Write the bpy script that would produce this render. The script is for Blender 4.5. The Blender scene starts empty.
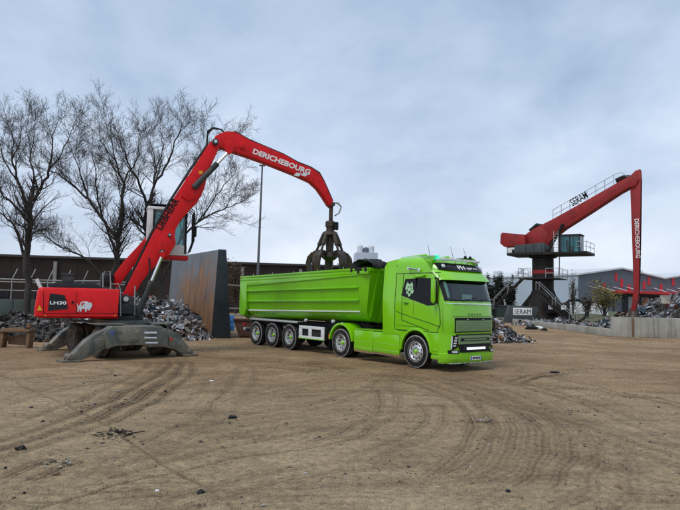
import bpy, bmesh, math, random
from mathutils import Vector, Matrix
PI = math.pi; rad = math.radians
scene = bpy.context.scene; COL = scene.collection

# ------------------------------------------------------------------ camera
F = 590.0; CAMH = 2.15; PITCH = math.atan(43.5/F); ROLL = rad(1.3)
cam = bpy.data.cameras.new('camera'); camo = bpy.data.objects.new('camera', cam); COL.objects.link(camo)
cam.sensor_width = 36; cam.lens = 36*F/680; cam.clip_end = 3000; cam.clip_start = .05
CR = Matrix.Rotation(PI/2+PITCH, 3, 'X') @ Matrix.Rotation(ROLL, 3, 'Z')
camo.matrix_world = Matrix.Translation((0, 0, CAMH)) @ CR.to_4x4()
scene.camera = camo
# ------------------------------------------------------------------ world: overcast sky
SUN_EL, SUN_AZ = rad(58), rad(222)      # azimuth of the sun, clockwise from +Y
w = bpy.data.worlds.new('World'); scene.world = w; w.use_nodes = True
nt = w.node_tree; nt.nodes.clear()
def N(t, typ, **k):
    n = t.nodes.new(typ)
    for a, b in k.items():
        if a.startswith('i_'): n.inputs[a[2:].replace('_', ' ')].default_value = b
        else: setattr(n, a, b)
    return n
out = N(nt, 'ShaderNodeOutputWorld'); bg = N(nt, 'ShaderNodeBackground'); bg.inputs['Strength'].default_value = .1
sky = N(nt, 'ShaderNodeTexSky', sky_type='NISHITA', sun_disc=False, sun_elevation=SUN_EL, sun_rotation=SUN_AZ)
tc = N(nt, 'ShaderNodeTexCoord'); sep = N(nt, 'ShaderNodeSeparateXYZ'); nt.links.new(tc.outputs['Generated'], sep.inputs[0])
zc = N(nt, 'ShaderNodeMath', operation='MAXIMUM'); nt.links.new(sep.outputs[2], zc.inputs[0]); zc.inputs[1].default_value = 0
za = N(nt, 'ShaderNodeMath', operation='ADD'); nt.links.new(zc.outputs[0], za.inputs[0]); za.inputs[1].default_value = .32
dv = N(nt, 'ShaderNodeVectorMath', operation='DIVIDE')
cz = N(nt, 'ShaderNodeCombineXYZ')
for i in range(3): nt.links.new(za.outputs[0], cz.inputs[i])
nt.links.new(tc.outputs['Generated'], dv.inputs[0]); nt.links.new(cz.outputs[0], dv.inputs[1])
mp = N(nt, 'ShaderNodeMapping'); mp.inputs['Scale'].default_value = (.8, .7, .3); mp.inputs['Location'].default_value = (3.3, 1.6, 0)
nt.links.new(dv.outputs[0], mp.inputs[0])
n1 = N(nt, 'ShaderNodeTexNoise', i_Scale=1.15, i_Detail=7.0, i_Roughness=.5, i_Distortion=.35); nt.links.new(mp.outputs[0], n1.inputs['Vector'])
n2 = N(nt, 'ShaderNodeTexNoise', i_Scale=3.4, i_Detail=6.0, i_Roughness=.55, i_Distortion=.2); nt.links.new(mp.outputs[0], n2.inputs['Vector'])
ad = N(nt, 'ShaderNodeMath', operation='MULTIPLY_ADD'); nt.links.new(n2.outputs[0], ad.inputs[0]); ad.inputs[1].default_value = .42; nt.links.new(n1.outputs[0], ad.inputs[2])
cr = N(nt, 'ShaderNodeValToRGB'); nt.links.new(ad.outputs[0], cr.inputs[0])
e = cr.color_ramp.elements
e[0].position = .50; e[0].color = (.29, .39, .545, 1)
e[1].position = .95; e[1].color = (.80, .845, .91, 1)
m_ = e.new(.70); m_.color = (.49, .585, .73, 1)
# paler towards the horizon
hz = N(nt, 'ShaderNodeMapRange'); nt.links.new(sep.outputs[2], hz.inputs[0])
hz.inputs[1].default_value = 0; hz.inputs[2].default_value = .3; hz.inputs[3].default_value = .5; hz.inputs[4].default_value = 0; hz.interpolation_type = 'SMOOTHSTEP'
mh = N(nt, 'ShaderNodeMix', data_type='RGBA'); nt.links.new(hz.outputs[0], mh.inputs[0]); nt.links.new(cr.outputs[0], mh.inputs[6]); mh.inputs[7].default_value = (.655, .70, .79, 1)
sc = N(nt, 'ShaderNodeVectorMath', operation='SCALE'); nt.links.new(mh.outputs[2], sc.inputs[0]); sc.inputs['Scale'].default_value = 8.9
mx = N(nt, 'ShaderNodeMix', data_type='RGBA'); mx.inputs[0].default_value = .93
nt.links.new(sky.outputs[0], mx.inputs[6]); nt.links.new(sc.outputs[0], mx.inputs[7])
nt.links.new(mx.outputs[2], bg.inputs[0]); nt.links.new(bg.outputs[0], out.inputs[0])
sl = bpy.data.lights.new('sun', 'SUN'); sl.energy = 1.25; sl.angle = rad(22); sl.color = (1, .96, .9)
so = bpy.data.objects.new('sun', sl); COL.objects.link(so)
sd = Vector((math.sin(SUN_AZ)*math.cos(SUN_EL), math.cos(SUN_AZ)*math.cos(SUN_EL), math.sin(SUN_EL)))
so.rotation_euler = sd.to_track_quat('Z', 'Y').to_euler(); so.location = sd*80
scene.render.engine = 'CYCLES'
vs = scene.view_settings; vs.view_transform = 'Standard'; vs.look = 'None'; vs.exposure = .5; vs.gamma = 1; vs.use_curve_mapping = False

# ------------------------------------------------------------------ pixel to place
def ray(px, py): return CR @ Vector(((px-340)/F, (255-py)/F, -1))
def G(px, py, z=0):
    d = ray(px, py); return Vector((0, 0, CAMH)) + d*((z-CAMH)/d.z)
def P(px, py, Y):
    d = ray(px, py); return Vector((0, 0, CAMH)) + d*(Y/d.y)
def PP(px, py, o, n):        # on the plane through o with normal n
    d = ray(px, py); c = Vector((0, 0, CAMH)); return c + d*((o-c).dot(n)/d.dot(n))

# ------------------------------------------------------------------ materials
MATS = {}
def mat(name, col, rough=.5, metal=0., var=.12, scale=2., dirt=None, damt=0., dscale=1.5, bump=0., bscale=40., coat=0., emit=None, streak=False, spec=.5, low=None, zlow=(0, 1)):
    m = bpy.data.materials.new(name); m.use_nodes = True; t = m.node_tree; b = t.nodes['Principled BSDF']; L = t.links.new
    b.inputs['Roughness'].default_value = rough; b.inputs['Metallic'].default_value = metal; b.inputs['Specular IOR Level'].default_value = spec
    if coat: b.inputs['Coat Weight'].default_value = coat; b.inputs['Coat Roughness'].default_value = .08
    tc = N(t, 'ShaderNodeTexCoord')
    nz = N(t, 'ShaderNodeTexNoise', i_Scale=scale, i_Detail=8.0, i_Roughness=.6); L(tc.outputs['Object'], nz.inputs['Vector'])
    mr = N(t, 'ShaderNodeMapRange'); L(nz.outputs[0], mr.inputs[0]); mr.inputs[1].default_value = .3; mr.inputs[2].default_value = .7
    mr.inputs[3].default_value = 1-var; mr.inputs[4].default_value = 1+var
    sv = N(t, 'ShaderNodeVectorMath', operation='SCALE'); sv.inputs[0].default_value = col[:3]; L(mr.outputs[0], sv.inputs['Scale'])
    last = sv.outputs[0]
    if dirt:
        src = tc.outputs['Object']
        if streak:
            mpn = N(t, 'ShaderNodeMapping'); mpn.inputs['Scale'].default_value = (1, 1, .12); L(src, mpn.inputs[0]); src = mpn.outputs[0]
        nd = N(t, 'ShaderNodeTexNoise', i_Scale=dscale, i_Detail=10.0, i_Roughness=.68); L(src, nd.inputs['Vector'])
        dr = N(t, 'ShaderNodeMapRange'); L(nd.outputs[0], dr.inputs[0])
        dr.inputs[1].default_value = .62-.35*damt; dr.inputs[2].default_value = .78-.25*damt; dr.inputs[3].default_value = 0; dr.inputs[4].default_value = min(1, .35+damt)
        mx = N(t, 'ShaderNodeMix', data_type='RGBA'); L(dr.outputs[0], mx.inputs[0]); L(last, mx.inputs[6]); mx.inputs[7].default_value = (*dirt, 1)
        last = mx.outputs[2]
        rr = N(t, 'ShaderNodeMapRange'); L(dr.outputs[0], rr.inputs[0]); rr.inputs[3].default_value = rough; rr.inputs[4].default_value = max(rough, .85); L(rr.outputs[0], b.inputs['Roughness'])
    if low:                                     # splashed mud low on the thing
        sp = N(t, 'ShaderNodeSeparateXYZ'); L(tc.outputs['Object'], sp.inputs[0])
        ns = N(t, 'ShaderNodeTexNoise', i_Scale=5.0, i_Detail=8.0, i_Roughness=.7); L(tc.outputs['Object'], ns.inputs['Vector'])
        zz = N(t, 'ShaderNodeMath', operation='MULTIPLY_ADD'); L(ns.outputs[0], zz.inputs[0]); zz.inputs[1].default_value = (zlow[1]-zlow[0])*1.2; L(sp.outputs[2], zz.inputs[2])
        lr = N(t, 'ShaderNodeMapRange'); L(zz.outputs[0], lr.inputs[0]); d_ = (zlow[1]-zlow[0])*.6
        lr.inputs[1].default_value = zlow[0]+d_; lr.inputs[2].default_value = zlow[1]+d_; lr.inputs[3].default_value = .75; lr.inputs[4].default_value = 0
        mx = N(t, 'ShaderNodeMix', data_type='RGBA'); L(lr.outputs[0], mx.inputs[0]); L(last, mx.inputs[6]); mx.inputs[7].default_value = (*low, 1); last = mx.outputs[2]
    L(last, b.inputs['Base Color'])
    if bump:
        nb = N(t, 'ShaderNodeTexNoise', i_Scale=bscale, i_Detail=6.0); L(tc.outputs['Object'], nb.inputs['Vector'])
        bn = N(t, 'ShaderNodeBump'); bn.inputs['Strength'].default_value = bump; bn.inputs['Distance'].default_value = .02; L(nb.outputs[0], bn.inputs['Height']); L(bn.outputs[0], b.inputs['Normal'])
    if emit: b.inputs['Emission Color'].default_value = (*emit[:3], 1); b.inputs['Emission Strength'].default_value = emit[3]
    MATS[name] = m; return m
def glass_mat(name, tint, op=.35, rough=.03):
    m = bpy.data.materials.new(name); m.use_nodes = True; t = m.node_tree; t.nodes.clear(); L = t.links.new
    o = N(t, 'ShaderNodeOutputMaterial'); tr = N(t, 'ShaderNodeBsdfTransparent'); tr.inputs[0].default_value = (*tint, 1)
    gl = N(t, 'ShaderNodeBsdfGlossy'); gl.inputs['Roughness'].default_value = rough; gl.inputs[0].default_value = (.9, .95, .95, 1)
    fr = N(t, 'ShaderNodeFresnel'); fr.inputs[0].default_value = 1.5
    ma = N(t, 'ShaderNodeMath', operation='ADD', use_clamp=True); L(fr.outputs[0], ma.inputs[0]); ma.inputs[1].default_value = op
    mx = N(t, 'ShaderNodeMixShader'); L(ma.outputs[0], mx.inputs[0]); L(tr.outputs[0], mx.inputs[1]); L(gl.outputs[0], mx.inputs[2]); L(mx.outputs[0], o.inputs[0])
    MATS[name] = m; return m
MUD = (.17, .125, .08); RUST = (.20, .075, .025); GRIME = (.03, .027, .022)
mat('green', (.205, .585, .003), .24, 0, .04, 1.2, (.13, .32, .01), .10, 3, spec=.4, coat=.7, low=(.17, .26, .04), zlow=(.05, .5))
mat('green_trailer', (.175, .53, .003), .30, 0, .05, .9, (.10, .17, .03), .17, 3.2, spec=.4, coat=.5, streak=True, bump=.05, bscale=3)
mat('green_dark', (.045, .20, .006), .45, 0, .08)
mat('green_highlight', (.30, .62, .10), .35, 0, .04)  # paler green, paints the light caught along body creases
mat('seam', (.02, .05, .008), .6, 0, .05)
mat('rubber', (.018, .018, .018), .8, 0, .25, 6, (.16, .14, .115), .22, 5, .3, 60, spec=.18)
mat('rubber_dust', (.28, .27, .25), .85, 0, .3, 9, (.05, .05, .05), .3, 8)
mat('alu', (.62, .63, .64), .35, .6, .1, 5, (.22, .2, .17), .15, 6)
mat('chrome', (.8, .8, .8), .15, 1, .03)
mat('white_frame', (.68, .70, .70), .45, 0, .06, 4, (.3, .27, .22), .12, 6)
mat('chassis', (.022, .022, .023), .6, 0, .3, 5, (.12, .1, .075), .25, 4, spec=.18)
mat('black', (.012, .012, .013), .45, 0, .15, spec=.18)
mat('black_gloss', (.004, .004, .005), .06, 0, .05, spec=.22)
mat('grille', (.19, .30, .13), .5, 0, .15, 30)
mat('lamp', (.62, .65, .68), .1, 0, .05)
mat('lamp_lit', (.9, .95, 1), .2, 0, .02, emit=(.85, .95, 1, .5))
mat('orange_lens', (.75, .2, .01), .25, 0, .05)
mat('red_lens', (.55, .02, .015), .25, 0, .05)
mat('beacon', (.05, .5, .34), .15, 0, .03, emit=(.05, .9, .55, .45))
mat('tarp', (.02, .021, .022), .55, 0, .3, 8, bump=.8, bscale=9, spec=.18)
mat('plate_white', (.75, .76, .76), .4, 0, .03)
mat('plate_blue', (.02, .06, .4), .4, 0, .03)
mat('ink', (.01, .01, .012), .6, 0, .02, spec=.18)
mat('white_paint', (.78, .78, .77), .45, 0, .05)
mat('cream', (.66, .67, .64), .5, 0, .1, 3, (.25, .22, .18), .12, 3)
mat('red', (.62, .004, .006), .42, 0, .10, 1.6, (.13, .010, .008), .2, 2.6, spec=.28, bump=.06, bscale=14)
mat('red_old', (.27, .007, .007), .6, 0, .22, 1.0, (.09, .02, .015), .28, 1.3, .2, 25)
mat('grime_steel', (.055, .057, .058), .6, .2, .35, 3, (.14, .11, .08), .3, 3, .2, 30, spec=.18)
mat('undercarriage', (.095, .105, .098), .6, .1, .35, 3, (.34, .30, .215), .46, 1.1, .4, 30, low=(.15, .115, .08), zlow=(0, .35))
mat('tyre_mud', (.03, .028, .025), .85, 0, .3, 5, (.19, .135, .085), .5, 3, .5, 20)
mat('hub_mud', (.26, .18, .11), .8, 0, .3, 4, (.1, .08, .06), .3, 4, .5, 20)
mat('dark_plate', (.022, .027, .03), .45, 0, .2, spec=.18)
mat('grapple_steel', (.06, .048, .038), .5, .55, .4, 4, (.15, .085, .045), .35, 3, .4, 25)
mat('hose', (.015, .015, .015), .55, 0, .1, spec=.18)
mat('hose_grey', (.3, .3, .28), .55, 0, .2, 12)
mat('silver_print', (.62, .65, .68), .4, 0, .15, 8)
mat('yellow', (.75, .42, .01), .5, 0, .05)
mat('rail_grey', (.30, .31, .31), .5, .2, .2, 4, (.16, .12, .09), .25, 6)
mat('rail_dark', (.09, .09, .09), .55, .2, .2, 4, RUST, .2, 6)
mat('crane_black', (.02, .019, .018), .6, .1, .4, 1.5, (.07, .045, .03), .3, 1.2, spec=.18)
mat('crane_grey', (.06, .075, .08), .5, .1, .2, 1.2, (.03, .03, .03), .25, .8, spec=.18)
mat('concrete', (.36, .345, .30), .85, 0, .16, 1.2, (.15, .135, .11), .3, 1.4, .35, 18, streak=True)
mat('concrete_b', (.31, .30, .255), .85, 0, .2, .9, (.12, .105, .085), .36, 1.6, .35, 18, streak=True)
mat('wall_steel', (.11, .125, .14), .55, .15, .22, .8, (.055, .06, .065), .25, 1.0, .15, 12, streak=True)
mat('wall_end', (.038, .046, .053), .5, .15, .25, .8, (.02, .018, .015), .25, 1.5, .2, 14, spec=.18)
mat('clad_dark', (.030, .022, .019), .75, 0, .25, .35, spec=.18)
mat('clad_roof', (.035, .034, .034), .75, 0, .2)
mat('pillar_grey', (.20, .19, .18), .8, 0, .2)
mat('green_wall', (.055, .075, .066), .75, 0, .25, .7, (.035, .035, .03), .3, .8, streak=True)
mat('bark', (.042, .035, .029), .95, 0, .35, 6, (.055, .055, .04), .2, 5, .8, 12)
mat('twig', (.060, .048, .042), .95, 0, .25, 4)
mat('ware_light', (.40, .47, .54), .6, 0, .05, .1)
mat('ware_dark', (.105, .125, .15), .6, 0, .06, .1)
mat('ware_red', (.52, .016, .022), .5, 0, .08, .3)
mat('ware_roof', (.60, .62, .64), .6, 0, .06, .2)
mat('bay_dark', (.02, .021, .024), .7, 0, .2, .2)
mat('pole_steel', (.12, .125, .13), .5, .4, .15)
mat('barrel_blue', (.03, .17, .42), .45, 0, .1)
mat('rust_box', (.085, .032, .022), .8, 0, .35, 1.5, (.03, .02, .016), .35, 2, .3, 20)
mat('rust_tan', (.16, .095, .05), .85, 0, .35, 3, (.05, .03, .02), .3, 3, .4, 20)
mat('leaf_dark', (.022, .03, .018), .85, 0, .3)
mat('leaf_yellow', (.20, .17, .045), .85, 0, .35, 1.2, (.19, .075, .03), .35, .8)
mat('leaf_brown', (.10, .065, .035), .85, 0, .35, .6)
mat('seat', (.03, .03, .032), .8, 0, .1)
mat('card_green', (.40, .72, .55), .6, 0, .05)
mat('bone', (.42, .45, .48), .6, 0, .1)
mat('skin_green', (.36, .62, .36), .55, 0, .35, 14)
glass_mat('windscreen', (.78, .84, .82), .04)
glass_mat('cab_glass', (.50, .66, .66), .02)
glass_mat('crane_glass', (.22, .55, .56), .03)

# ------------------------------------------------------------------ objects
TM = {}
def tag(o, label=None, cat=None, group=None, kind=None):
    if label: o['label'] = label
    if cat: o['category'] = cat
    if group: o['group'] = group
    if kind: o['kind'] = kind
    return o
def thing(name, label, cat, loc=(0, 0, 0), rz=0., group=None, pitch=0.):
    o = bpy.data.objects.new(name, None); COL.objects.link(o); o.empty_display_size = .3
    o.location = loc; o.rotation_euler = (0, 0, rz)
    TM[o] = Matrix.Translation(loc) @ Matrix.Rotation(rz, 4, 'Z')
    return tag(o, label, cat, group)
def link(name, me, parent=None):
    o = bpy.data.objects.new(name, me); COL.objects.link(o)
    if parent is not None: o.parent = parent; TM[o] = TM.get(parent, Matrix())
    else: TM[o] = Matrix()
    return o
class MB:
    def __init__(s): s.v = []; s.f = []; s.mi = []; s.cm = 0; s.col = None; s.vc = []
    def add(s, vs, fs):
        b = len(s.v); s.v += [tuple(p) for p in vs]; s.f += [tuple(i+b for i in q) for q in fs]; s.mi += [s.cm]*len(fs)
        if s.col is not None: s.vc += [s.col]*len(vs)
        return s
    def box(s, c, d, rot=None):
        x, y, z = d[0]/2, d[1]/2, d[2]/2; c = Vector(c)
        vs = [Vector(p) for p in ((-x,-y,-z),(x,-y,-z),(x,y,-z),(-x,y,-z),(-x,-y,z),(x,-y,z),(x,y,z),(-x,y,z))]
        if rot is not None: vs = [rot @ p for p in vs]
        return s.add([p+c for p in vs], [(0,3,2,1),(4,5,6,7),(0,1,5,4),(1,2,6,5),(2,3,7,6),(3,0,4,7)])
    def hexa(s, vs): return s.add(vs, [(0,3,2,1),(4,5,6,7),(0,1,5,4),(1,2,6,5),(2,3,7,6),(3,0,4,7)])
    def extrude(s, pts, d):       # closed outline of 3-D points swept along d
        n = len(pts); pts = [Vector(p) for p in pts]; d = Vector(d)
        a = sum(((pts[i]-pts[0]).cross(pts[(i+1) % n]-pts[0]) for i in range(n)), Vector())
        if a.dot(d) > 0: pts = pts[::-1]
        return s.add(pts+[p+d for p in pts], [tuple(range(n)), tuple(range(2*n-1, n-1, -1))]+[(i, i+n, (i+1) % n+n, (i+1) % n) for i in range(n)])
    def prism(s, xz, y0, y1): return s.extrude([(x, y0, z) for x, z in xz], (0, y1-y0, 0))
    def tube(s, pts, r, n=8, cap=True):
        pts = [Vector(p) for p in pts]; k = len(pts); rs = r if isinstance(r, (list, tuple)) else [r]*k
        vs = []; fs = []; up = None
        for i, p in enumerate(pts):
            t = (pts[min(i+1, k-1)]-pts[max(i-1, 0)]).normalized()
            if up is None: up = t.orthogonal().normalized()
            else:
                up = up - t*up.dot(t)
                up = up.normalized() if up.length > 1e-5 else t.orthogonal().normalized()
            sd = t.cross(up)
            for j in range(n):
                a = 2*PI*j/n; vs.append(p+(up*math.cos(a)+sd*math.sin(a))*rs[i])
        for i in range(k-1):
            for j in range(n): fs.append((i*n+j, i*n+(j+1) % n, (i+1)*n+(j+1) % n, (i+1)*n+j))
        if cap: fs += [tuple(range(n-1, -1, -1)), tuple(range((k-1)*n, k*n))]
        return s.add(vs, fs)
    def lathe(s, prof, o, ax, n=24, close=True, a0=0., a1=2*PI):   # prof: (radius, height along ax)
        o = Vector(o); ax = Vector(ax).normalized(); u = Vector((0, 0, 1)) if abs(ax.z) < .9 else Vector((1, 0, 0))
        u = (u-ax*u.dot(ax)).normalized(); v = ax.cross(u); k = len(prof); full = abs(a1-a0-2*PI) < 1e-6; m = n if full else n+1
        vs = [o+ax*h+(u*math.cos(a0+(a1-a0)*j/n)+v*math.sin(a0+(a1-a0)*j/n))*r for r, h in prof for j in range(m)]
        fs = [(i*m+j, i*m+(j+1) % m, (i+1)*m+(j+1) % m, (i+1)*m+j) for i in range(k-1) for j in range(n)]
        if close and full: fs += [tuple(range(m-1, -1, -1)), tuple(range((k-1)*m, k*m))]
        return s.add(vs, fs)
    def grid(s, fn, nu, nv):
        vs = [fn(i/nu, j/nv) for i in range(nu+1) for j in range(nv+1)]
        return s.add(vs, [(i*(nv+1)+j, (i+1)*(nv+1)+j, (i+1)*(nv+1)+j+1, i*(nv+1)+j+1) for i in range(nu) for j in range(nv)])
    def mesh(s, name, mats, bevel=0, world=None, smooth=35, fix=True):
        vs = s.v
        if world is not None:
            inv = world.inverted(); vs = [inv @ Vector(p) for p in vs]
        me = bpy.data.meshes.new(name); me.from_pydata(vs, [], s.f); me.validate()
        mats = mats if isinstance(mats, (list, tuple)) else [mats]
        for m in mats: me.materials.append(MATS[m] if isinstance(m, str) else m)
        if len(mats) > 1 and len(me.polygons) == len(s.mi): me.polygons.foreach_set('material_index', s.mi)
        if s.vc:
            a = me.color_attributes.new('Col', 'FLOAT_COLOR', 'POINT'); a.data.foreach_set('color', [c for q in s.vc for c in (*q, 1)])
        if fix or bevel:
            bm = bmesh.new(); bm.from_mesh(me)
            if bevel:
                bmesh.ops.remove_doubles(bm, verts=bm.verts, dist=1e-5)
            if fix: bmesh.ops.recalc_face_normals(bm, faces=bm.faces)
            if bevel:
                ed = [q for q in bm.edges if len(q.link_faces) == 2 and q.calc_face_angle(0) > rad(35)]
                bmesh.ops.bevel(bm, geom=ed, offset=bevel, segments=2, profile=.6, affect='EDGES', clamp_overlap=True)
            bm.to_mesh(me); bm.free()
        if smooth:
            me.polygons.foreach_set('use_smooth', [True]*len(me.polygons)); me.set_sharp_from_angle(angle=rad(smooth))
        me.update(); return me
    def build(s, name, m, parent=None, bevel=0, world=False, smooth=35, fix=True):
        W = TM.get(parent, Matrix()) if (world and parent is not None) else None
        return link(name, s.mesh(name, m, bevel, W, smooth, fix), parent)
def text(name, body, m, parent, o, right, up, width, height, depth=.006, world=False, bold=.0, sub=None):
    cu = bpy.data.curves.new(name, 'FONT'); cu.body = body; cu.extrude = .5; cu.offset = bold; cu.resolution_u = 3
    ob = bpy.data.objects.new(name, cu); COL.objects.link(ob)
    dg = bpy.context.evaluated_depsgraph_get(); me = bpy.data.meshes.new_from_object(ob.evaluated_get(dg))
    bpy.data.objects.remove(ob); me.materials.clear(); me.materials.append(MATS[m])
    xs = [v.co.x for v in me.vertices]; ys = [v.co.y for v in me.vertices]; x0, x1, y0, y1 = min(xs), max(xs), min(ys), max(ys)
    o, right, up = Vector(o), Vector(right).normalized(), Vector(up).normalized(); nrm = right.cross(up)
    inv = TM[parent].inverted() if (world and parent is not None) else Matrix()
    for v in me.vertices:
        c = v.co; v.co = inv @ (o+right*((c.x-x0)/(x1-x0)*width)+up*((c.y-y0)/(y1-y0)*height)+nrm*((c.z+.5)*depth))
    return link(name, me, parent)
def copy_tree(o, parent=None):
    c = o.copy(); COL.objects.link(c); c.parent = parent
    for ch in list(o.children): copy_tree(ch, c)
    return c

# ------------------------------------------------------------------ ground
def circ3(a, b, c):
    ax, ay, bx, by, cx, cy = a.x, a.y, b.x, b.y, c.x, c.y
    d = 2*(ax*(by-cy)+bx*(cy-ay)+cx*(ay-by))
    ux = ((ax*ax+ay*ay)*(by-cy)+(bx*bx+by*by)*(cy-ay)+(cx*cx+cy*cy)*(ay-by))/d
    uy = ((ax*ax+ay*ay)*(cx-bx)+(bx*bx+by*by)*(ax-cx)+(cx*cx+cy*cy)*(bx-ax))/d
    return ux, uy, math.hypot(ax-ux, ay-uy)
# wheel tracks: three photo points on the ground, half-width in metres, strength
tracks = [((440,380),(530,413),(562,437),.16,.55), ((452,378),(548,412),(578,440),.14,.5), ((562,437),(563,455),(548,484),.12,.75), ((527,428),(531,444),(508,478),.11,.6),
          ((507,422),(512,436),(480,475),.11,.6), ((543,428),(549,448),(524,480),.10,.5), ((385,390),(392,405),(340,438),.16,.6), ((430,405),(437,416),(380,452),.15,.55),
          ((0,442),(70,419),(172,362),.20,.95), ((0,452),(75,428),(182,363),.16,.8), ((0,428),(60,410),(150,362),.12,.5), ((30,386),(130,442),(240,508),.045,.75),
          ((70,500),(200,468),(345,441),.05,.8), ((0,411),(60,407),(130,402),.06,.6), ((500,400),(590,425),(680,452),.15,.6), ((480,398),(590,431),(680,462),.12,.5),
          ((540,385),(610,392),(680,405),.10,.6), ((0,487),(340,484),(680,487),.07,.38), ((0,494),(340,491),(680,493),.05,.38), ((0,502),(340,497),(680,501),.06,.38), ((330,479),(500,481),(680,480),.05,.38),
          ((120,470),(260,435),(420,415),.10,.45), ((100,465),(240,428),(400,408),.10,.4), ((240,400),(330,380),(400,372),.2,.4), ((0,372),(60,380),(120,372),.25,.5), ((560,374),(530,378),(515,382),.35,.8), ((60,460),(40,468),(20,478),.10,.7),
          ((250,365),(350,372),(450,380),.22,.55), ((230,358),(320,366),(400,376),.2,.5), ((480,350),(560,365),(680,372),.25,.4), ((490,346),(580,352),(680,350),.3,.4), ((462,372),(600,408),(680,440),.15,.5), ((340,392),(470,398),(600,470),.15,.45), ((250,415),(330,402),(385,380),.14,.45), ((405,380),(470,405),(470,470),.14,.6), ((190,505),(330,470),(470,462),.12,.45), ((600,505),(622,470),(600,432),.12,.5), ((10,400),(120,380),(240,372),.15,.5)]

import numpy as np
def ground_mat():
    m = bpy.data.materials.new('dirt_yard'); m.use_nodes = True; t = m.node_tree; L = t.links.new; b = t.nodes['Principled BSDF']; b.inputs['Roughness'].default_value = .95
    b.inputs['Specular IOR Level'].default_value = .25
    geo = N(t, 'ShaderNodeNewGeometry'); pos = geo.outputs['Position']
    at = N(t, 'ShaderNodeAttribute', attribute_name='track'); tot = at.outputs['Fac']
    def math_(op, a, bb=None, cl=False):
        n = N(t, 'ShaderNodeMath', operation=op, use_clamp=cl)
        for i, q in enumerate((a, bb)):
            if isinstance(q, (int, float)): n.inputs[i].default_value = q
            elif q is not None: L(q, n.inputs[i])
        return n.outputs[0]
    nl = N(t, 'ShaderNodeTexNoise', i_Scale=.22, i_Detail=6.0, i_Roughness=.66); L(pos, nl.inputs['Vector'])
    st = N(t, 'ShaderNodeMapping'); st.inputs['Scale'].default_value = (.45, 1.1, 1); st.inputs['Rotation'].default_value = (0, 0, -.06); L(pos, st.inputs[0])
    ns = N(t, 'ShaderNodeTexNoise', i_Scale=1.6, i_Detail=7.0, i_Roughness=.68); L(st.outputs[0], ns.inputs['Vector'])
    nh = N(t, 'ShaderNodeTexNoise', i_Scale=70.0, i_Detail=3.0, i_Roughness=.8); L(pos, nh.inputs['Vector'])
    nf = N(t, 'ShaderNodeTexNoise', i_Scale=9.0, i_Detail=8.0, i_Roughness=.78); L(pos, nf.inputs['Vector'])
    br = N(t, 'ShaderNodeMapRange'); L(nf.outputs[0], br.inputs[0]); br.inputs[1].default_value = .33; br.inputs[2].default_value = .6; br.inputs[3].default_value = .45; br.inputs[4].default_value = 1
    trk = math_('MULTIPLY', tot, br.outputs[0], True)
    def ramp(src, els):
        r = N(t, 'ShaderNodeValToRGB'); L(src, r.inputs[0]); e = r.color_ramp.elements
        e[0].position, e[0].color = els[0][0], (*els[0][1], 1); e[1].position, e[1].color = els[-1][0], (*els[-1][1], 1)
        for q, c in els[1:-1]: e.new(q).color = (*c, 1)
        return r.outputs[0]
    def mul(a, bb, f=1.):
        n = N(t, 'ShaderNodeMix', data_type='RGBA', blend_type='MULTIPLY'); n.inputs[0].default_value = f; L(a, n.inputs[6]); L(bb, n.inputs[7]); return n.outputs[2]
    c1 = ramp(nl.outputs[0], [(.3, (.185, .112, .056)), (.5, (.29, .192, .104)), (.72, (.40, .29, .175))])
    c2 = ramp(ns.outputs[0], [(.30, (.50, .48, .46)), (.5, (1, 1, 1)), (.70, (1.22, 1.21, 1.19))])
    c3 = ramp(nf.outputs[0], [(.27, (.36, .35, .34)), (.5, (1, 1, 1)), (.72, (1.5, 1.5, 1.48))])
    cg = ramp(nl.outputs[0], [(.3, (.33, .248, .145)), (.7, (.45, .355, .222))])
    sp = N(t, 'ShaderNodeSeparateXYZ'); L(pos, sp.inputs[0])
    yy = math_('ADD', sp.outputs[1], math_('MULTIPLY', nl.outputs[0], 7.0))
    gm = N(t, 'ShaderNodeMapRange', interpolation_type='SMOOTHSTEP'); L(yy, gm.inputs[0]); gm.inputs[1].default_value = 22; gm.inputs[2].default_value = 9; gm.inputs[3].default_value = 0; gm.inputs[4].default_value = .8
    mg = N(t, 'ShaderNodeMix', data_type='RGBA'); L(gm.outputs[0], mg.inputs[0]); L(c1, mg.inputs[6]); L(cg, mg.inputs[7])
    c = mul(mul(mul(mg.outputs[2], c2, .75), c3, 1.), ramp(nh.outputs[0], [(.33, (.40, .39, .38)), (.5, (1, 1, 1)), (.68, (1.45, 1.45, 1.43))]), 1.)
    dk = N(t, 'ShaderNodeMix', data_type='RGBA'); L(math_('MULTIPLY', trk, 1.0, True), dk.inputs[0]); L(c, dk.inputs[6]); L(mul(c, ramp(nf.outputs[0], [(.3, (.16, .15, .14)), (.7, (.36, .34, .31))])), dk.inputs[7])
    L(dk.outputs[2], b.inputs['Base Color'])
    bn = N(t, 'ShaderNodeBump'); bn.inputs['Strength'].default_value = .85; bn.inputs['Distance'].default_value = .06; L(nf.outputs[0], bn.inputs['Height']); L(bn.outputs[0], b.inputs['Normal'])
    MATS['dirt_yard'] = m
ground_mat()
us = np.concatenate([[-60, -12, -4, -2, -1.2, -.9], np.linspace(-.72, .72, 620), [.9, 1.2, 2, 4, 12, 60]])
yl = [4.0]
while yl[-1] < 60: yl.append(yl[-1]*1.0052)
ysg = np.array([.5, 1.2, 2.2, 3.2]+yl+[66, 75, 90, 120, 180, 300, 600, 1500])
U, YY = np.meshgrid(us, ysg, indexing='ij'); XX = U*YY
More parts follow.
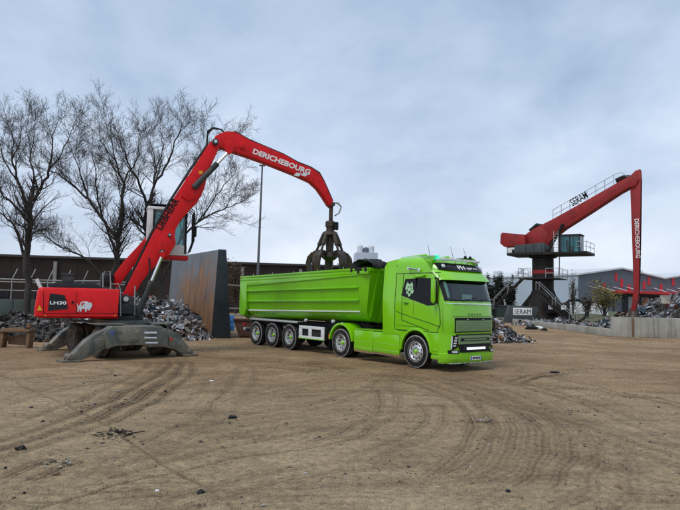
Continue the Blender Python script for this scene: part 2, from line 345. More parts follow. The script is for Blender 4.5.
def vnoise(x, y, s, seed):
    rg = np.random.RandomState(seed); T = rg.rand(257, 257); x = x/s+100.5; y = y/s+100.5
    xi = np.floor(x).astype(int); yi = np.floor(y).astype(int); fx = x-xi; fy = y-yi; fx = fx*fx*(3-2*fx); fy = fy*fy*(3-2*fy); xi %= 256; yi %= 256
    return (T[xi, yi]*(1-fx)+T[xi+1, yi]*fx)*(1-fy)+(T[xi, yi+1]*(1-fx)+T[xi+1, yi+1]*fx)*fy
wx = XX+.18*(vnoise(XX, YY, .9, 1)-.5)+.3*(vnoise(XX, YY, 4, 11)-.5); wy = YY+.18*(vnoise(XX, YY, .9, 2)-.5)+.3*(vnoise(XX, YY, 4, 12)-.5)
sms = lambda q: np.clip(q, 0, 1)**2*(3-2*np.clip(q, 0, 1))
trk = np.zeros_like(XX)
for a, bq, c, hw, st in tracks:
    A, B, C = G(*a), G(*bq), G(*c); cx, cy, r = circ3(A, B, C); mid = (A+C)/2; half = (A-C).length/2*1.15
    rr_ = np.hypot(wx-cx, wy-cy)-r; ang = np.arctan2(wy-cy, wx-cx)*r
    fade = sms((half*1.2-np.hypot(wx-mid.x, wy-mid.y))/(half*.4))
    for off, k_ in (((0, 1),) if hw < .09 else ((-.19, 1), (.19, .85), (1.9, .45))):
        d = np.abs(rr_-off); h2 = hw if hw < .09 else .115
        if hw < .09: h2 = .034
        m1 = sms((h2*1.15-d)/(h2*.5))*st*k_*fade*(.55*sms(.25+1.3*vnoise(XX, YY, .7, 41)) if hw < .09 else 1)
        if hw >= .09: m1 = m1*(.62+.38*np.cos(d/h2*PI*2.2))*(.78+.22*np.sin(ang*2*PI/.2+np.sign(rr_-off)*1.3))
        trk = np.maximum(trk, m1)
trk = np.clip(trk*2.1, 0, 1.35)*(.45+.75*vnoise(XX, YY, 2.6, 31))
near = sms((70-YY)/20)
ZZ = near*(.030*(vnoise(XX, YY, 1.7, 3)-.5)+.022*(vnoise(XX, YY, .45, 4)-.5)+.014*(vnoise(XX, YY, .16, 5)-.5)-.028*trk)
g = MB(); nu_, nv_ = XX.shape
I = np.arange(nu_*nv_).reshape(nu_, nv_)
quads = np.stack([I[:-1, :-1], I[1:, :-1], I[1:, 1:], I[:-1, 1:]], -1).reshape(-1, 4)
gm_ = bpy.data.meshes.new('ground'); co = np.stack([XX, YY, ZZ], -1).reshape(-1, 3)
extra = np.array([[-900, -60, 0], [900, -60, 0], [30, .5, 0], [-30, .5, 0]]); nb = len(co)
gm_.from_pydata(np.concatenate([co, extra]).tolist(), [], quads.tolist()+[[nb, nb+1, nb+2, nb+3]])
ta = gm_.attributes.new('track', 'FLOAT', 'POINT'); ta.data.foreach_set('value', np.concatenate([trk.reshape(-1), np.zeros(4)]).astype(np.float32))
gm_.materials.append(MATS['dirt_yard']); gm_.polygons.foreach_set('use_smooth', [True]*len(gm_.polygons)); gm_.update()
tag(link('ground', gm_), kind='structure')

# ------------------------------------------------------------------ tractor unit of the lorry
FW = G(415, 368.2); RW1 = G(257, 345.3); hd = (FW-RW1).normalized(); RZ = math.atan2(hd.y, hd.x)
left = Vector((-hd.y, hd.x, 0)); TO = FW+left*1.24
truck = thing('semi_truck', 'bright green tractor unit with tall sleeper cab and chrome wheels', 'truck', TO, RZ)
CZ = [(1.12, 1.36, 1.235), (1.35, 1.375, 1.24), (1.62, 1.37, 1.245), (2.0, 1.345, 1.245), (2.19, 1.315, 1.24), (2.36, 1.265, 1.225), (2.60, 1.19, 1.205), (2.83, 1.11, 1.19), (3.0, 1.04, 1.185), (3.2, .93, 1.175), (3.36, .78, 1.15), (3.48, .58, 1.09), (3.56, .34, .97), (3.61, .0, .78)]
def cz(z, k):
    for a, b in zip(CZ, CZ[1:]):
        if z <= b[0]: q = (z-a[0])/(b[0]-a[0]); return a[k]+(b[k]-a[k])*q
    return CZ[-1][k]
def front(y, z, off=0.):
    xf, hw = cz(z, 1), cz(z, 2); q = min(1, abs(y)/hw); return Vector((xf-.07*q*q-.34*q**9+off, y, z))
CXR = -.96
def plan(z):
    hw = cz(z, 2); ys_ = [-1, -.985, -.96, -.92, -.86, -.75, -.5, 0, .5, .75, .86, .92, .96, .985, 1]
    ln = [(CXR, -hw), (-.4, -hw), (.2, -hw), (.6, -hw)]
    return [(x, y, z) for x, y in ln] + [tuple(front(q*hw, z)) for q in ys_] + [(x, -y, z) for x, y in reversed(ln)]
mb = MB(); lv = [plan(c[0]) for c in CZ]; k = len(lv[0]); fs = []
for i in range(len(lv)-1):
    for j in range(k):
        mid_z = (CZ[i][0]+CZ[i+1][0])/2
        if 2.19 < mid_z < 2.83 and 7 <= j < 15: continue       # windscreen opening
        fs.append((i*k+j, i*k+(j+1) % k, (i+1)*k+(j+1) % k, (i+1)*k+j))
fs.append(tuple(range((len(lv)-1)*k, len(lv)*k))); fs.append(tuple(range(k-1, -1, -1)))
mb.add([p for l in lv for p in l], fs)
cab = mb.build('cab', 'green', truck, smooth=40)
# inside of the cab
mb = MB(); mb.box((.95, 0, 2.0), (.42, 2.2, .3)); mb.box((.78, .55, 2.2), (.1, .1, .1)); mb.build('dashboard', 'black', cab, .03)
for sy in (-.62, .62):
    mb = MB(); mb.box((.2, sy, 1.75), (.5, .5, .16)); mb.box((-.06, sy, 2.15), (.14, .5, .75)); mb.box((-.08, sy, 2.6), (.1, .28, .2)); mb.build('seat', 'seat', cab, .04)
mb = MB(); mb.box((-.45, 0, 2.2), (.03, 2.3, 2.0)); mb.build('curtain', 'seat', cab)
mb = MB(); mb.lathe([(.20, 0), (.225, .012), (.20, .03), (.185, .015), (.20, 0)], (.62, .6, 2.22), (-.75, 0, .6), 20, False); mb.build('steering_wheel', 'black', cab)
def patch(y0, y1, z0, z1, off, nu=10, nv=6, sk=0.):
    return lambda u, v: front(y0+(y1-y0)*u, z0+(z1-z0)*v, off)
mb = MB(); mb.grid(patch(-1.135, 1.115, 2.17, 2.85, .004), 16, 8); ws = mb.build('windscreen', 'windscreen', truck)
mb = MB()
for (a, b, c, d) in ((-1.15, 1.13, 2.155, 2.19), (-1.15, 1.13, 2.83, 2.86)): mb.grid(patch(a, b, c, d, .012), 16, 2)
for (a, b) in ((-1.15, -1.07), (1.05, 1.13)): mb.grid(patch(a, b, 2.155, 2.86, .010), 3, 8)
mb.build('windscreen_seal', 'black', truck)
for y0 in (-.55, .30):
    mb = MB(); mb.tube([front(y0, 2.13, .05), front(y0+.1, 2.2, .05), front(y0+.75, 2.27, .03)], .012, 6); mb.build('wiper', 'black', truck)
mb = MB(); mb.add([(1.02, -.18, 2.19), (1.02, .30, 2.19), (1.00, .30, 2.37), (1.00, -.18, 2.37)], [(0, 1, 2, 3)]); mb.build('dashboard_card', 'card_green', truck, smooth=0)
mb = MB(); mb.add([(1.03, -.02, 2.21), (1.03, .28, 2.21), (1.03, .28, 2.30), (1.03, -.02, 2.30)], [(0, 1, 2, 3)]); mb.build('dashboard_card', 'plate_white', truck, smooth=0)
mb = MB(); mb.grid(patch(-1.06, -.98, 2.25, 2.75, -.02), 2, 6); mb.build('sticker', 'card_green', truck)
# sun visor
mb = MB()
def vis(u, v):
    y = -1.2+2.4*u; p = front(y*.965, 2.84+.27*v, .0); o_ = .16*(1-v)+.03
    return Vector((p.x+o_-.03*v, y, 2.80+.30*v))
mb.grid(vis, 18, 4); b = len(mb.v)
mb.grid(lambda u, v: vis(u, v)-Vector((.03, 0, .012)), 18, 4)
mb.build('sun_visor', 'green', truck)
# roof sign (black box with letters)
mb = MB(); mb.grid(lambda u, v: front(-1.08+2.16*u, 3.11+.24*v, .05-.02*v), 18, 4)
mb.grid(lambda u, v: front(-1.08+2.16*u, 3.11+.24*v, .0), 18, 4); sg = mb.build('roof_sign', 'black_gloss', truck)
def sgp(y, z): return front(y, z, .062)
r_ = (sgp(.3, 3.2)-sgp(-.3, 3.2)); u_ = (sgp(0, 3.32)-sgp(0, 3.14))
text('letter_panel', 'PH', 'white_paint', sg, sgp(-.36, 3.145), r_, u_, .34, .17, .01, bold=.02)
mb = MB()
for y0, y1, z0, h_ in ((.06, .36, 3.205, .022), (.08, .28, 3.165, .02), (.40, .62, 3.20, .022)): mb.grid(lambda u, v, y0=y0, y1=y1, z0=z0, h_=h_: front(y0+(y1-y0)*u, z0+h_*v, .06), 4, 1)
tag(mb.build('sign_lines', 'white_paint', sg), kind='stuff')
for sy in (-.92, .92):
    mb = MB(); p = front(sy, 3.24, .03); mb.lathe([(.0, .05), (.05, .045), (.07, .0)], p, (.9, 0, .4), 16, False); mb.build('roof_lamp', 'lamp', truck)
# light bar above
mb = MB(); mb.tube([front(-1.02, 3.38, .06)+Vector((0, 0, .06)), front(-.5, 3.38, .10)+Vector((0, 0, .08)), front(.5, 3.38, .10)+Vector((0, 0, .08)), front(1.02, 3.38, .06)+Vector((0, 0, .06))], .03, 8)
for y in (-.8, -.3, .3, .8): mb.tube([front(y, 3.34, .0), front(y, 3.38, .09)+Vector((0, 0, .07))], .018, 6)
lb = mb.build('light_bar', 'chrome', truck)
for y in (-.7, -.25, .25, .7):
    mb = MB(); p = front(y, 3.38, .12)+Vector((0, 0, .08)); mb.box(p, (.06, .38, .07)); mb.build('spot_lamp', 'white_frame', lb, .015)
for y in (.35, .62):
    mb = MB(); p = front(y, 3.44, .05)+Vector((0, 0, .1)); mb.lathe([(.05, 0), (.05, .06), (.035, .1)], p, (0, 0, 1), 12); mb.build('marker_lamp', 'black', lb)
mb = MB(); mb.lathe([(.10, 0), (.10, .03), (.085, .1), (.05, .15), (.0, .165)], (.52, -.86, 3.46), (0, 0, 1), 18); mb.build('beacon', 'beacon', truck)
for x, y, dx, dy in ((.3, -.9, -.12, .0), (.35, .2, -.12, .05), (.45, .8, -.14, .1)):
    mb = MB(); mb.tube([(x, y, 3.45), (x+dx, y-dy, 3.95)], [.010, .005], 5); mb.build('antenna', 'black', truck)
mb = MB()
for y in (-.55, .55): mb.tube([(-.1, y, 3.6), (-.2, y, 3.66), (-1.3, y*1.05, 3.60)], .03, 8)
mb.box((-.7, 0, 3.62), (.05, 1.1, .04)); mb.build('roof_rail', 'green', truck, .006)
mb = MB(); mb.tube([(-.32, -1.2, 3.18), (-.32, -1.27, 3.18), (.14, -1.26, 3.12), (.14, -1.17, 3.12)], .028, 8); mb.lathe([(.05, 0), (.05, .03)], (-.32, -1.255, 3.18), (0, -1, 0), 12); mb.lathe([(.05, 0), (.05, .03)], (.14, -1.25, 3.12), (0, -1, 0), 12); mb.build('grab_handle', 'chrome', truck)
# fairings behind the cab
for s in (-1, 1):
    mb = MB(); hw = 1.235
    o_ = [(-.965, 1.0), (-1.52, 1.0), (-1.56, 2.2), (-1.52, 3.25), (-1.44, 3.44), (-.965, 3.52)]
    mb.prism(o_, s*(hw-.05), s*hw)
    v = mb.v; mb.v = [(x, y-(s*.13*max(0, (z-3.0)/.5)**1.7), z) for x, y, z in v]
    mb.build('side_fairing', 'green', truck, .012)
    # seams, door lines and handle
    mb = MB(); Y = s*1.249
    def seam(pts, wd=.011):
        for (x0, z0), (x1, z1) in zip(pts, pts[1:]):
            for q in range(6):
                a, b = q/6, (q+1)/6; p0 = Vector((x0+(x1-x0)*a, 0, z0+(z1-z0)*a)); p1 = Vector((x0+(x1-x0)*b, 0, z0+(z1-z0)*b))
                d = (p1-p0).normalized(); n_ = Vector((-d.z, 0, d.x))*wd
                qd = [p0-n_, p1-n_, p1+n_, p0+n_]
                for c in qd: c.y = s*(cz(c.z, 2)+.004)
                mb.add(qd, [(0, 1, 2, 3)])
    seam([(-.93, 3.02), (.98, 3.02)]); seam([(-.945, 1.18), (-.945, 3.3)], .014); seam([(-.93, 1.175), (.95, 1.175)], .010); seam([(1.13, 1.2), (1.10, 2.1)], .006); seam([(-.62, 1.9), (-.62, 3.02)]) ; seam([(-.62, 1.9), (-.62, 1.5), (.55, 1.22)])
    seam([(.92, 2.95), (.92, 2.2), (1.0, 1.9), (1.03, 1.45), (.9, 1.18)]); seam([(-.9, 1.78), (-.62, 1.70), (.6, 1.45), (1.0, 1.36)], .010); seam([(-.62, 2.2), (-.1, 2.15), (-.1, 1.68)], .005); seam([(-.9, 1.32), (.3, 1.30)], .005)
    tag(mb.build('door_seam', 'seam', truck, smooth=0), kind='stuff')
    mb = MB(); mb.box((-.42, s*1.262, 2.05), (.2, .03, .05)); mb.build('door_handle', 'green_dark', truck, .01)
    # side window
    mb = MB(); o_ = [(-.66, 2.30), (-.52, 2.84), (.30, 2.86), (.80, 2.84), (.90, 2.28), (.80, 2.02), (.52, 1.99), (.1, 2.10)]
    vv = [Vector((x, s*(cz(z, 2)+.010), z)) for x, z in o_]; mb.extrude(vv, (0, -s*.006, 0)); sw = mb.build('side_window', 'black_gloss', truck, smooth=0)
    mb = MB(); mb.box((-.02, s*1.222, 2.44), (.035, .016, .84)); mb.build('window_divider', 'black', sw)
    # hound's-head sticker on the rear quarter of the glass
    hx = [(-.46, 2.66), (-.40, 2.74), (-.33, 2.66), (-.27, 2.68), (-.20, 2.74), (-.16, 2.64), (-.15, 2.52), (-.11, 2.44), (-.14, 2.37), (-.22, 2.36), (-.26, 2.28), (-.34, 2.26), (-.36, 2.36), (-.44, 2.34), (-.42, 2.44), (-.49, 2.52)]
    mb = MB(); mb.extrude([Vector((x, s*(cz(z, 2)+.014), z)) for x, z in hx], (0, s*.003, 0)); em = mb.build('emblem_sticker', 'skin_green', sw, smooth=0)
    mb = MB()
    for q in ([(-.40, 2.58), (-.34, 2.60), (-.33, 2.55)], [(-.26, 2.60), (-.20, 2.58), (-.25, 2.54)], [(-.34, 2.44), (-.24, 2.44), (-.25, 2.38), (-.32, 2.37)], [(-.42, 2.50), (-.37, 2.49), (-.38, 2.42)], [(-.22, 2.50), (-.17, 2.52), (-.18, 2.46)]):
        mb.extrude([Vector((x, s*(cz(z, 2)+.018), z)) for x, z in q], (0, s*.003, 0))
    tag(mb.build('emblem_mark', 'ink', em, smooth=0), kind='stuff')
    # mirrors
    mb = MB(); mb.tube([(.90, s*1.18, 2.82), (.90, s*1.34, 2.86), (.88, s*1.36, 2.45), (.90, s*1.34, 2.10), (.90, s*1.18, 2.06)], .028, 8)
    ma = mb.build('mirror_arm', 'black', truck)
    mb = MB(); mb.prism([(.97, 2.14), (.97, 2.74), (.93, 2.80), (.84, 2.80), (.81, 2.74), (.81, 2.14), (.84, 2.08), (.93, 2.08)], s*1.30, s*1.40); mb.build('mirror_housing', 'black', ma, .02)
    mb = MB(); mb.prism([(.985, 2.16), (.985, 2.76), (.93, 2.83), (.83, 2.83), (.83, 2.12), (.93, 2.06)], s*1.402, s*1.47); mb.build('mirror_cap', 'green', ma, .02)
    mb = MB(); mb.box((.80, s*1.36, 2.52), (.02, .12, .44)); mb.build('mirror_glass', 'black_gloss', ma, .004)
    if s > 0:
        for o_ in [ma]+list(ma.children):
            for v_ in o_.data.vertices: v_.co.x -= .42
    # visor-like window deflector
    mb = MB(); mb.prism([(-.10, 2.86), (.34, 2.90), (.38, 2.96), (.0, 3.0)], s*1.2, s*1.29); mb.build('ledge_mirror', 'green', truck, .02)
    # wheel-arch panel below the cab
    arc = [(.66*math.cos(a), .54+.66*math.sin(a)) for a in [PI*q/16 for q in range(0, 17)] if .54+.66*math.sin(a) > .4]
    o_ = [(1.02, 1.15), (1.02, .54)] + [(x, z) for x, z in arc if x < .99] + [(-.72, .54), (-.72, .98), (-.965, 1.02), (-.965, 1.15)]
    mb = MB(); mb.prism([(.97, 1.16), (.97, .50), (.70, .50)]+[(.64*math.cos(PI*q/16), .54+.66*math.sin(PI*q/16)) for q in range(0, 17)]+[(-.70, .50), (-.70, .98), (-.962, 1.02), (-.962, 1.16)], s*1.17, s*1.238); mb.build('wheel_arch_panel', 'green', truck, .01)
    mb = MB(); pr = [(.62*math.cos(PI*q/20), .54+.65*math.sin(PI*q/20)) for q in range(0, 21)]; po = [(.70*math.cos(PI*q/20), .54+.73*math.sin(PI*q/20)) for q in range(20, -1, -1)]
    mb.prism(pr+po, s*1.16, s*1.262); mb.build('wheel_arch_lip', 'green', truck, .015)
    # steps ahead of the wheel
    mb = MB(); mb.box((.80, s*1.05, .62), (.30, .3, .30)); mb.build('step_recess', 'green_dark', truck); mb = MB(); mb.box((.83, s*1.17, .64), (.2, .16, .05)); mb.box((.83, s*1.16, .42), (.32, .18, .12)); mb.build('step', 'green', truck, .01)
    # side skirts
    for x0, x1 in ((-2.02, -.73), (-3.02, -2.035)):
        mb = MB(); mb.prism([(x0, .36), (x1, .34), (x1, 1.06), (x0, 1.04)], s*1.16, s*1.225); sk = mb.build('side_skirt', 'green', truck, .015)
        mb = MB(); mb.prism([(x0+.03, .66), (x1-.03, .66), (x1-.03, .675), (x0+.03, .675)], s*1.222, s*1.230); mb.prism([(x0+.03, .44), (x1-.03, .43), (x1-.03, .455), (x0+.03, .465)], s*1.222, s*1.229); mb.build('skirt_crease_highlight', 'green_highlight', sk)  # skirt creases in paler green, their highlight put into the colour
        mb = MB(); mb.prism([(x0, .29), (x1, .27), (x1, .338), (x0, .358)], s*1.14, s*1.21); mb.build('skirt_edge', 'chrome', sk)
    mb = MB()
    for q in range(7): mb.box((-.9-.34*q, s*1.23, .315), (.05, .012, .022))
    tag(mb.build('skirt_lamp', 'orange_lens', truck), kind='stuff')
    mb = MB(); mb.box((-1.9, s*.95, 1.085), (2.2, .46, .03)); mb.build('tank_cover', 'green', truck, .008)
    mb = MB(); mb.box((-1.9, s*.9, .68), (2.0, .44, .55)); mb.build('fuel_tank', 'chassis', truck, .05)
    # rear mudguard
    mb = MB(); xr = -3.78; a = [rad(8+ (172-8)*q/18) for q in range(19)]
    o1 = [(xr+.62*math.cos(t), .52+.66*math.sin(t)) for t in a]; o2 = [(xr+.70*math.cos(t), .52+.74*math.sin(t)) for t in reversed(a)]
    mb.prism(o1+o2, s*.60, s*1.245); fd = mb.build('mudguard', 'green', truck, .012)
    mb = MB(); mb.prism([(xr-.72, .2), (xr-.69, .2), (xr-.69, .66), (xr-.72, .66)], s*.62, s*1.2); mb.build('mud_flap', 'black', fd)
    mb = MB(); mb.box((xr-.745, s*1.12, .72), (.05, .16, .14)); mb.build('tail_lamp', 'red_lens', fd, .01)
# bumper
BZ = [(.25, 1.36), (.30, 1.40), (.40, 1.41), (.55, 1.405), (.56, 1.38), (.8, 1.375), (1.15, 1.37)]
def bf(y, z, off=0.):
    for a, b in zip(BZ, BZ[1:]):
        if z <= b[0]: xf = a[1]+(b[1]-a[1])*(z-a[0])/(b[0]-a[0]); break
    else: xf = BZ[-1][1]
    q = min(1, abs(y)/1.245); return Vector((xf-.07*q*q-.34*q**9+off, y, z))
mb = MB(); ys_ = [-1, -.985, -.96, -.92, -.86, -.75, -.5, -.25, 0, .25, .5, .75, .86, .92, .96, .985, 1]
ring = lambda z: [(.96, -1.243, z)]+[tuple(bf(q*1.245, z)) for q in ys_]+[(.96, 1.243, z)]
lv = [ring(b[0]) for b in BZ]; k = len(lv[0])
mb.add([p for l in lv for p in l], [(i*k+j, i*k+j+1, (i+1)*k+j+1, (i+1)*k+j) for i in range(len(lv)-1) for j in range(k-1)]+[tuple(range(k-1, -1, -1))])
bmp = mb.build('bumper', 'green', truck, smooth=40)
mb = MB(); mb.grid(lambda u, v: bf(-1.2+2.4*u, .245+.02*v, .012-.03*v), 16, 1); mb.build('bumper_lip', 'chrome', bmp)
for q in range(9):
    mb = MB(); p = bf(-1.0+.25*q, .26, .016); mb.box(p, (.02, .05, .025)); mb.build('lip_lamp', 'lamp', bmp)
def fpanel(name, y0, y1, z0, z1, off, m, par=truck, th=.02, yb=None):
    yb0, yb1 = yb or (y0, y1); fn = bf if z1 <= 1.15 else front
    mb = MB(); f_ = lambda u, v, o: fn((yb0+(y0-yb0)*v)*(1-u)+(yb1+(y1-yb1)*v)*u, z0+(z1-z0)*v, o)
    mb.grid(lambda u, v: f_(u, v, off), 10, 3); mb.grid(lambda u, v: f_(u, v, off-th), 10, 3)
    for e_ in ((lambda u, v: f_(u, 0, off-th*v)), (lambda u, v: f_(u, 1, off-th*v)), (lambda u, v: f_(0, u, off-th*v)), (lambda u, v: f_(1, u, off-th*v))): mb.grid(e_, 10, 1)
    return mb.build(name, m, par)
gp = fpanel('grille_surround', -.86, .86, .58, 1.14, .022, 'black', yb=(-.70, .70)); fpanel('grille_surround', -.90, .90, 1.19, 1.64, .010, 'black')
ug = fpanel('upper_grille', -.86, .86, 1.22, 1.56, .024, 'grille'); fpanel('grille_bar', -.45, .45, 1.56, 1.61, .03, 'black')
for q in range(6): fpanel('grille_slat', -.84, .84, 1.24+.052*q, 1.262+.052*q, .036, 'grille', ug)
lg = fpanel('lower_grille', -.78, .78, .84, 1.10, .034, 'grille'); fpanel('grille_bar', -.7, .7, .93, 1.02, .05, 'black'); fpanel('grille_insert', -.55, .55, .955, .995, .062, 'grille')
fpanel('grille_bar', -.62, .62, .62, .79, .045, 'black'); fpanel('lamp_bar', -.44, .44, .665, .735, .08, 'lamp_lit', th=.05)
for s in (-1, 1):
    fpanel('grille_lamp', *sorted((s*.36, s*.42)), 1.575, 1.60, .04, 'lamp')
    mb = MB(); hl = [(.74, 1.10), (.98, 1.10), (1.03, .72), (.98, .66), (.80, .74)]
    mb.extrude([bf(s*y, z, .016) for y, z in hl], (-.04, 0, 0)); h_ = mb.build('headlight', 'black_gloss', truck, smooth=0)
    mb = MB()
    for a0, a1, z_, hh in ((.80, .90, 1.03, .022), (.83, .93, .95, .024), (.85, .95, .87, .024), (.87, .96, .79, .02)):
        mb.extrude([bf(s*a0, z_-hh, .022), bf(s*a1, z_-hh, .022), bf(s*a1, z_+hh, .022), bf(s*a0, z_+hh, .022)], (-.02, 0, 0))
    tag(mb.build('headlight_lens', 'lamp', h_, smooth=0), kind='stuff')
    mb = MB(); mb.extrude([bf(s*1.0, .69, .018), bf(s*1.03, .71, .018), bf(s*1.00, 1.08, .018), bf(s*.975, 1.08, .018)], (-.02, 0, 0)); mb.build('daylight_strip', 'lamp', h_, smooth=0)
    fpanel('fog_lamp_housing', *sorted((s*.76, s*1.10)), .555, .66, .02, 'black', bmp); fpanel('fog_lamp', *sorted((s*.82, s*1.0)), .575, .64, .035, 'lamp', bmp)
    fpanel('bumper_crease_highlight', *sorted((s*.5, s*1.18)), .39, .40, .006, 'green_highlight', bmp, th=.004)  # painted highlight along the bumper crease
fpanel('front_seam', -.98, .98, 1.68, 1.69, .006, 'seam', th=.004); fpanel('windscreen_ledge', -1.12, 1.12, 2.06, 2.085, .02, 'chrome', th=.02)
p0 = front(-.33, 1.715, .008); p1 = front(.33, 1.715, .008); text('grille_letters', 'V O L V O', 'rail_dark', truck, p0, p1-p0, (0, 0, 1), .66, .055, .008)
pl = fpanel('number_plate', -.26, .26, .34, .46, .028, 'plate_white')
for a, b in ((-.26, -.215), (.215, .26)): fpanel('plate_band', a, b, .342, .458, .032, 'plate_blue', pl, th=.006)
for a, b in ((-.18, -.08), (-.05, .06), (.09, .18)): fpanel('plate_mark', a, b, .375, .43, .031, 'ink', pl, th=.004)
# chassis
mb = MB()
for s in (-1, 1): mb.box((-2.0, s*.38, .85), (6.0, .08, .28))
mb.box((-4.75, 0, .8), (.1, 2.0, .2)); mb.box((.0, 0, .55), (.2, 1.9, .16)); mb.box((-3.78, 0, .52), (.3, 1.8, .26)); mb.box((-.2, 0, 1.05), (1.5, 1.9, .25)); mb.box((-1.3, 0, 1.15), (.5, 1.6, .35)); mb.build('chassis', 'chassis', truck, .01)
mb = MB(); mb.lathe([(.0, .0), (.52, .0), (.52, .08), (.0, .1)], (-3.35, 0, 1.06), (0, 0, 1), 20, False); mb.box((-3.35, 0, 1.02), (.5, .9, .1)); mb.build('fifth_wheel', 'chassis', truck)
for q in range(3):
    mb = MB(); y = -.15+.15*q; mb.tube([(-1.5, y, 1.6), (-1.8, y-.05, 1.35), (-2.1, y, 1.5), (-2.3, y*.5, 1.75)], .02, 6); mb.build('air_hose', ('hose', 'red_lens', 'hose')[q], truck)

def wheel(parent, x, y, s, R=.525, W=.30, rimm='alu', hub='green', dual=False, deep=False, front_w=False):
    """wheel with its outer face on side s; tyre is the part, rim / hub / nuts its sub-parts"""
    o = Vector((x, y, R)); ax = Vector((0, s, 0)); h = W/2
    mb = MB(); mb.lathe([(.30, -h+.02), (.33, -h), (R-.08, -h-.005), (R-.02, -h+.02), (R, -h+.05), (R, h-.05), (R-.02, h-.02), (R-.08, h+.005), (.33, h), (.30, h-.02)], o, ax, 36, False)
    w_ = mb.build('wheel', 'rubber', parent, smooth=30)
    mb = MB(); mb.lathe([(R-.045, h-.0005), (R-.030, h-.002), (R-.012, h-.012)], o, ax, 36, False); mb.lathe([(.315, h+.003), (.335, h+.004)], o, ax, 36, False); tag(mb.build('sidewall_band', 'rubber_dust', w_), kind='stuff')
    mb = MB()
    dep = h-.02; 
    if front_w: prof = [(.30, dep), (.285, dep+.012), (.27, dep-.02), (.235, dep-.05), (.20, dep-.015), (.13, dep+.005), (.12, dep-.02), (.0, dep-.02)]
    else: prof = [(.30, dep), (.285, dep+.012), (.265, dep-.04), (.25, dep-.10), (.20, dep-.13), (.13, dep-.13), (.12, dep-.10), (.0, dep-.10)]
    mb.lathe(prof, o, ax, 30, False); mb.build('rim', rimm, w_)
    hd_ = prof[-1][1]
    mb = MB(); mb.lathe([(.068, hd_-.02), (.068, hd_+.05), (.05, hd_+.07), (.0, hd_+.075)], o, ax, 20, False); mb.build('hub', hub, w_)
    u = Vector((1, 0, 0)); v = Vector((0, 0, 1)); zz = prof[4][1]
    mb = MB()
    for q in range(10):
        a = 2*PI*q/10; mb.lathe([(.017, -.01), (.017, .035), (.008, .045)], o+(u*math.cos(a)+v*math.sin(a))*.165+ax*(zz+.012), ax, 6)
    tag(mb.build('wheel_nut', 'chrome', w_), kind='stuff')
    mb = MB()
    for q in range(10):
        a = 2*PI*(q+.5)/10; mb.lathe([(.032, 0), (.032, .006)], o+(u*math.cos(a)+v*math.sin(a))*.222+ax*(prof[3][1]+.006 if not front_w else prof[3][1]+.02), ax, 10)
    tag(mb.build('hand_hole', 'ink', w_), kind='stuff')
    return w_
for s in (-1, 1):
    wheel(truck, 0, s*1.08, s, .525, .31, 'alu', 'green', front_w=True)
    wheel(truck, -3.78, s*1.07, s, .525, .30, 'alu', 'green'); 
    mb = MB(); mb.lathe([(.3, -.15), (.52, -.13), (.525, 0), (.52, .13), (.3, .15)], (-3.78, s*.74, .525), (0, 1, 0), 30); mb.build('inner_wheel', 'rubber', truck)

# ------------------------------------------------------------------ tipper semi-trailer (own frame, origin between its axles)
AX = [-7.12, -8.42, -9.74]; XO = -8.3
trl = thing('tipper_trailer', 'green tipping semi-trailer with ribbed half-pipe body and three axles', 'trailer', TO+hd*XO, RZ)
X0, X1 = -11.25-XO, -2.25-XO       # rear, front of the body
SL = .20/(X1-X0)
def bz(x, z): return z+SL*(x-X0)
sec = [(1.245, 3.0), (1.22, 2.55), (1.17, 2.05), (1.10, 1.52), (.98, 1.33), (.78, 1.2), (.45, 1.12), (0, 1.10)]
half = [(-y, z) for y, z in sec]+[(y, z) for y, z in reversed(sec[:-1])]
mb = MB(); k = len(half); xsx = [X0+.35+(X1-X0-.60-.35)*q/8 for q in range(9)]
ov = []
for x in xsx: ov += [(x, y, bz(x, z)) for y, z in half]
iv = []
for x in xsx: iv += [(x, y*.965, bz(x, z+(.03 if z < 2.9 else 0))) for y, z in half]
nn_ = len(xsx); fs = [(i*k+j, i*k+j+1, (i+1)*k+j+1, (i+1)*k+j) for i in range(nn_-1) for j in range(k-1)]
ofs = len(ov); fs += [tuple(ofs+q for q in reversed(f)) for f in fs]
fs += [(i*k+e_, (i+1)*k+e_, ofs+(i+1)*k+e_, ofs+i*k+e_) for i in range(nn_-1) for e_ in (0, k-1)]
mb.add(ov+iv, fs); body = mb.build('body_shell', 'green_trailer', trl, smooth=40)
# ends
xe = xsx[-1]
mb = MB(); fo = [Vector((xe, y, bz(xe, z))) for y, z in half]; lean = [Vector((xe+.14+.42*max(0, (z-1.1)/1.9), y*.9, bz(xe, z)+.0)) for y, z in half]
mb.add(fo+lean, [(j, j+1, k+j+1, k+j) for j in range(k-1)]+[tuple(range(k, 2*k))]); fw = mb.build('front_wall', 'green_trailer', trl, smooth=40)
for y in (-.78, -.30, .30, .78):
    zb = 1.32 if abs(y) > .5 else 1.16
    mb = MB(); mb.hexa([(xe+.14+.42*max(0, (z-1.1)/1.9)+dx, y+dy, bz(xe, z)) for z in (zb, 2.98) for dx, dy in ((-.01, -.05), (.07, -.05), (.07, .05), (-.01, .05))]); mb.build('front_rib', 'green_trailer', fw)
mb = MB(); mb.box((X1-.06, 0, bz(X1, 3.0)), (.12, 2.42, .12)); mb.build('front_rail', 'green_trailer', fw, .01)
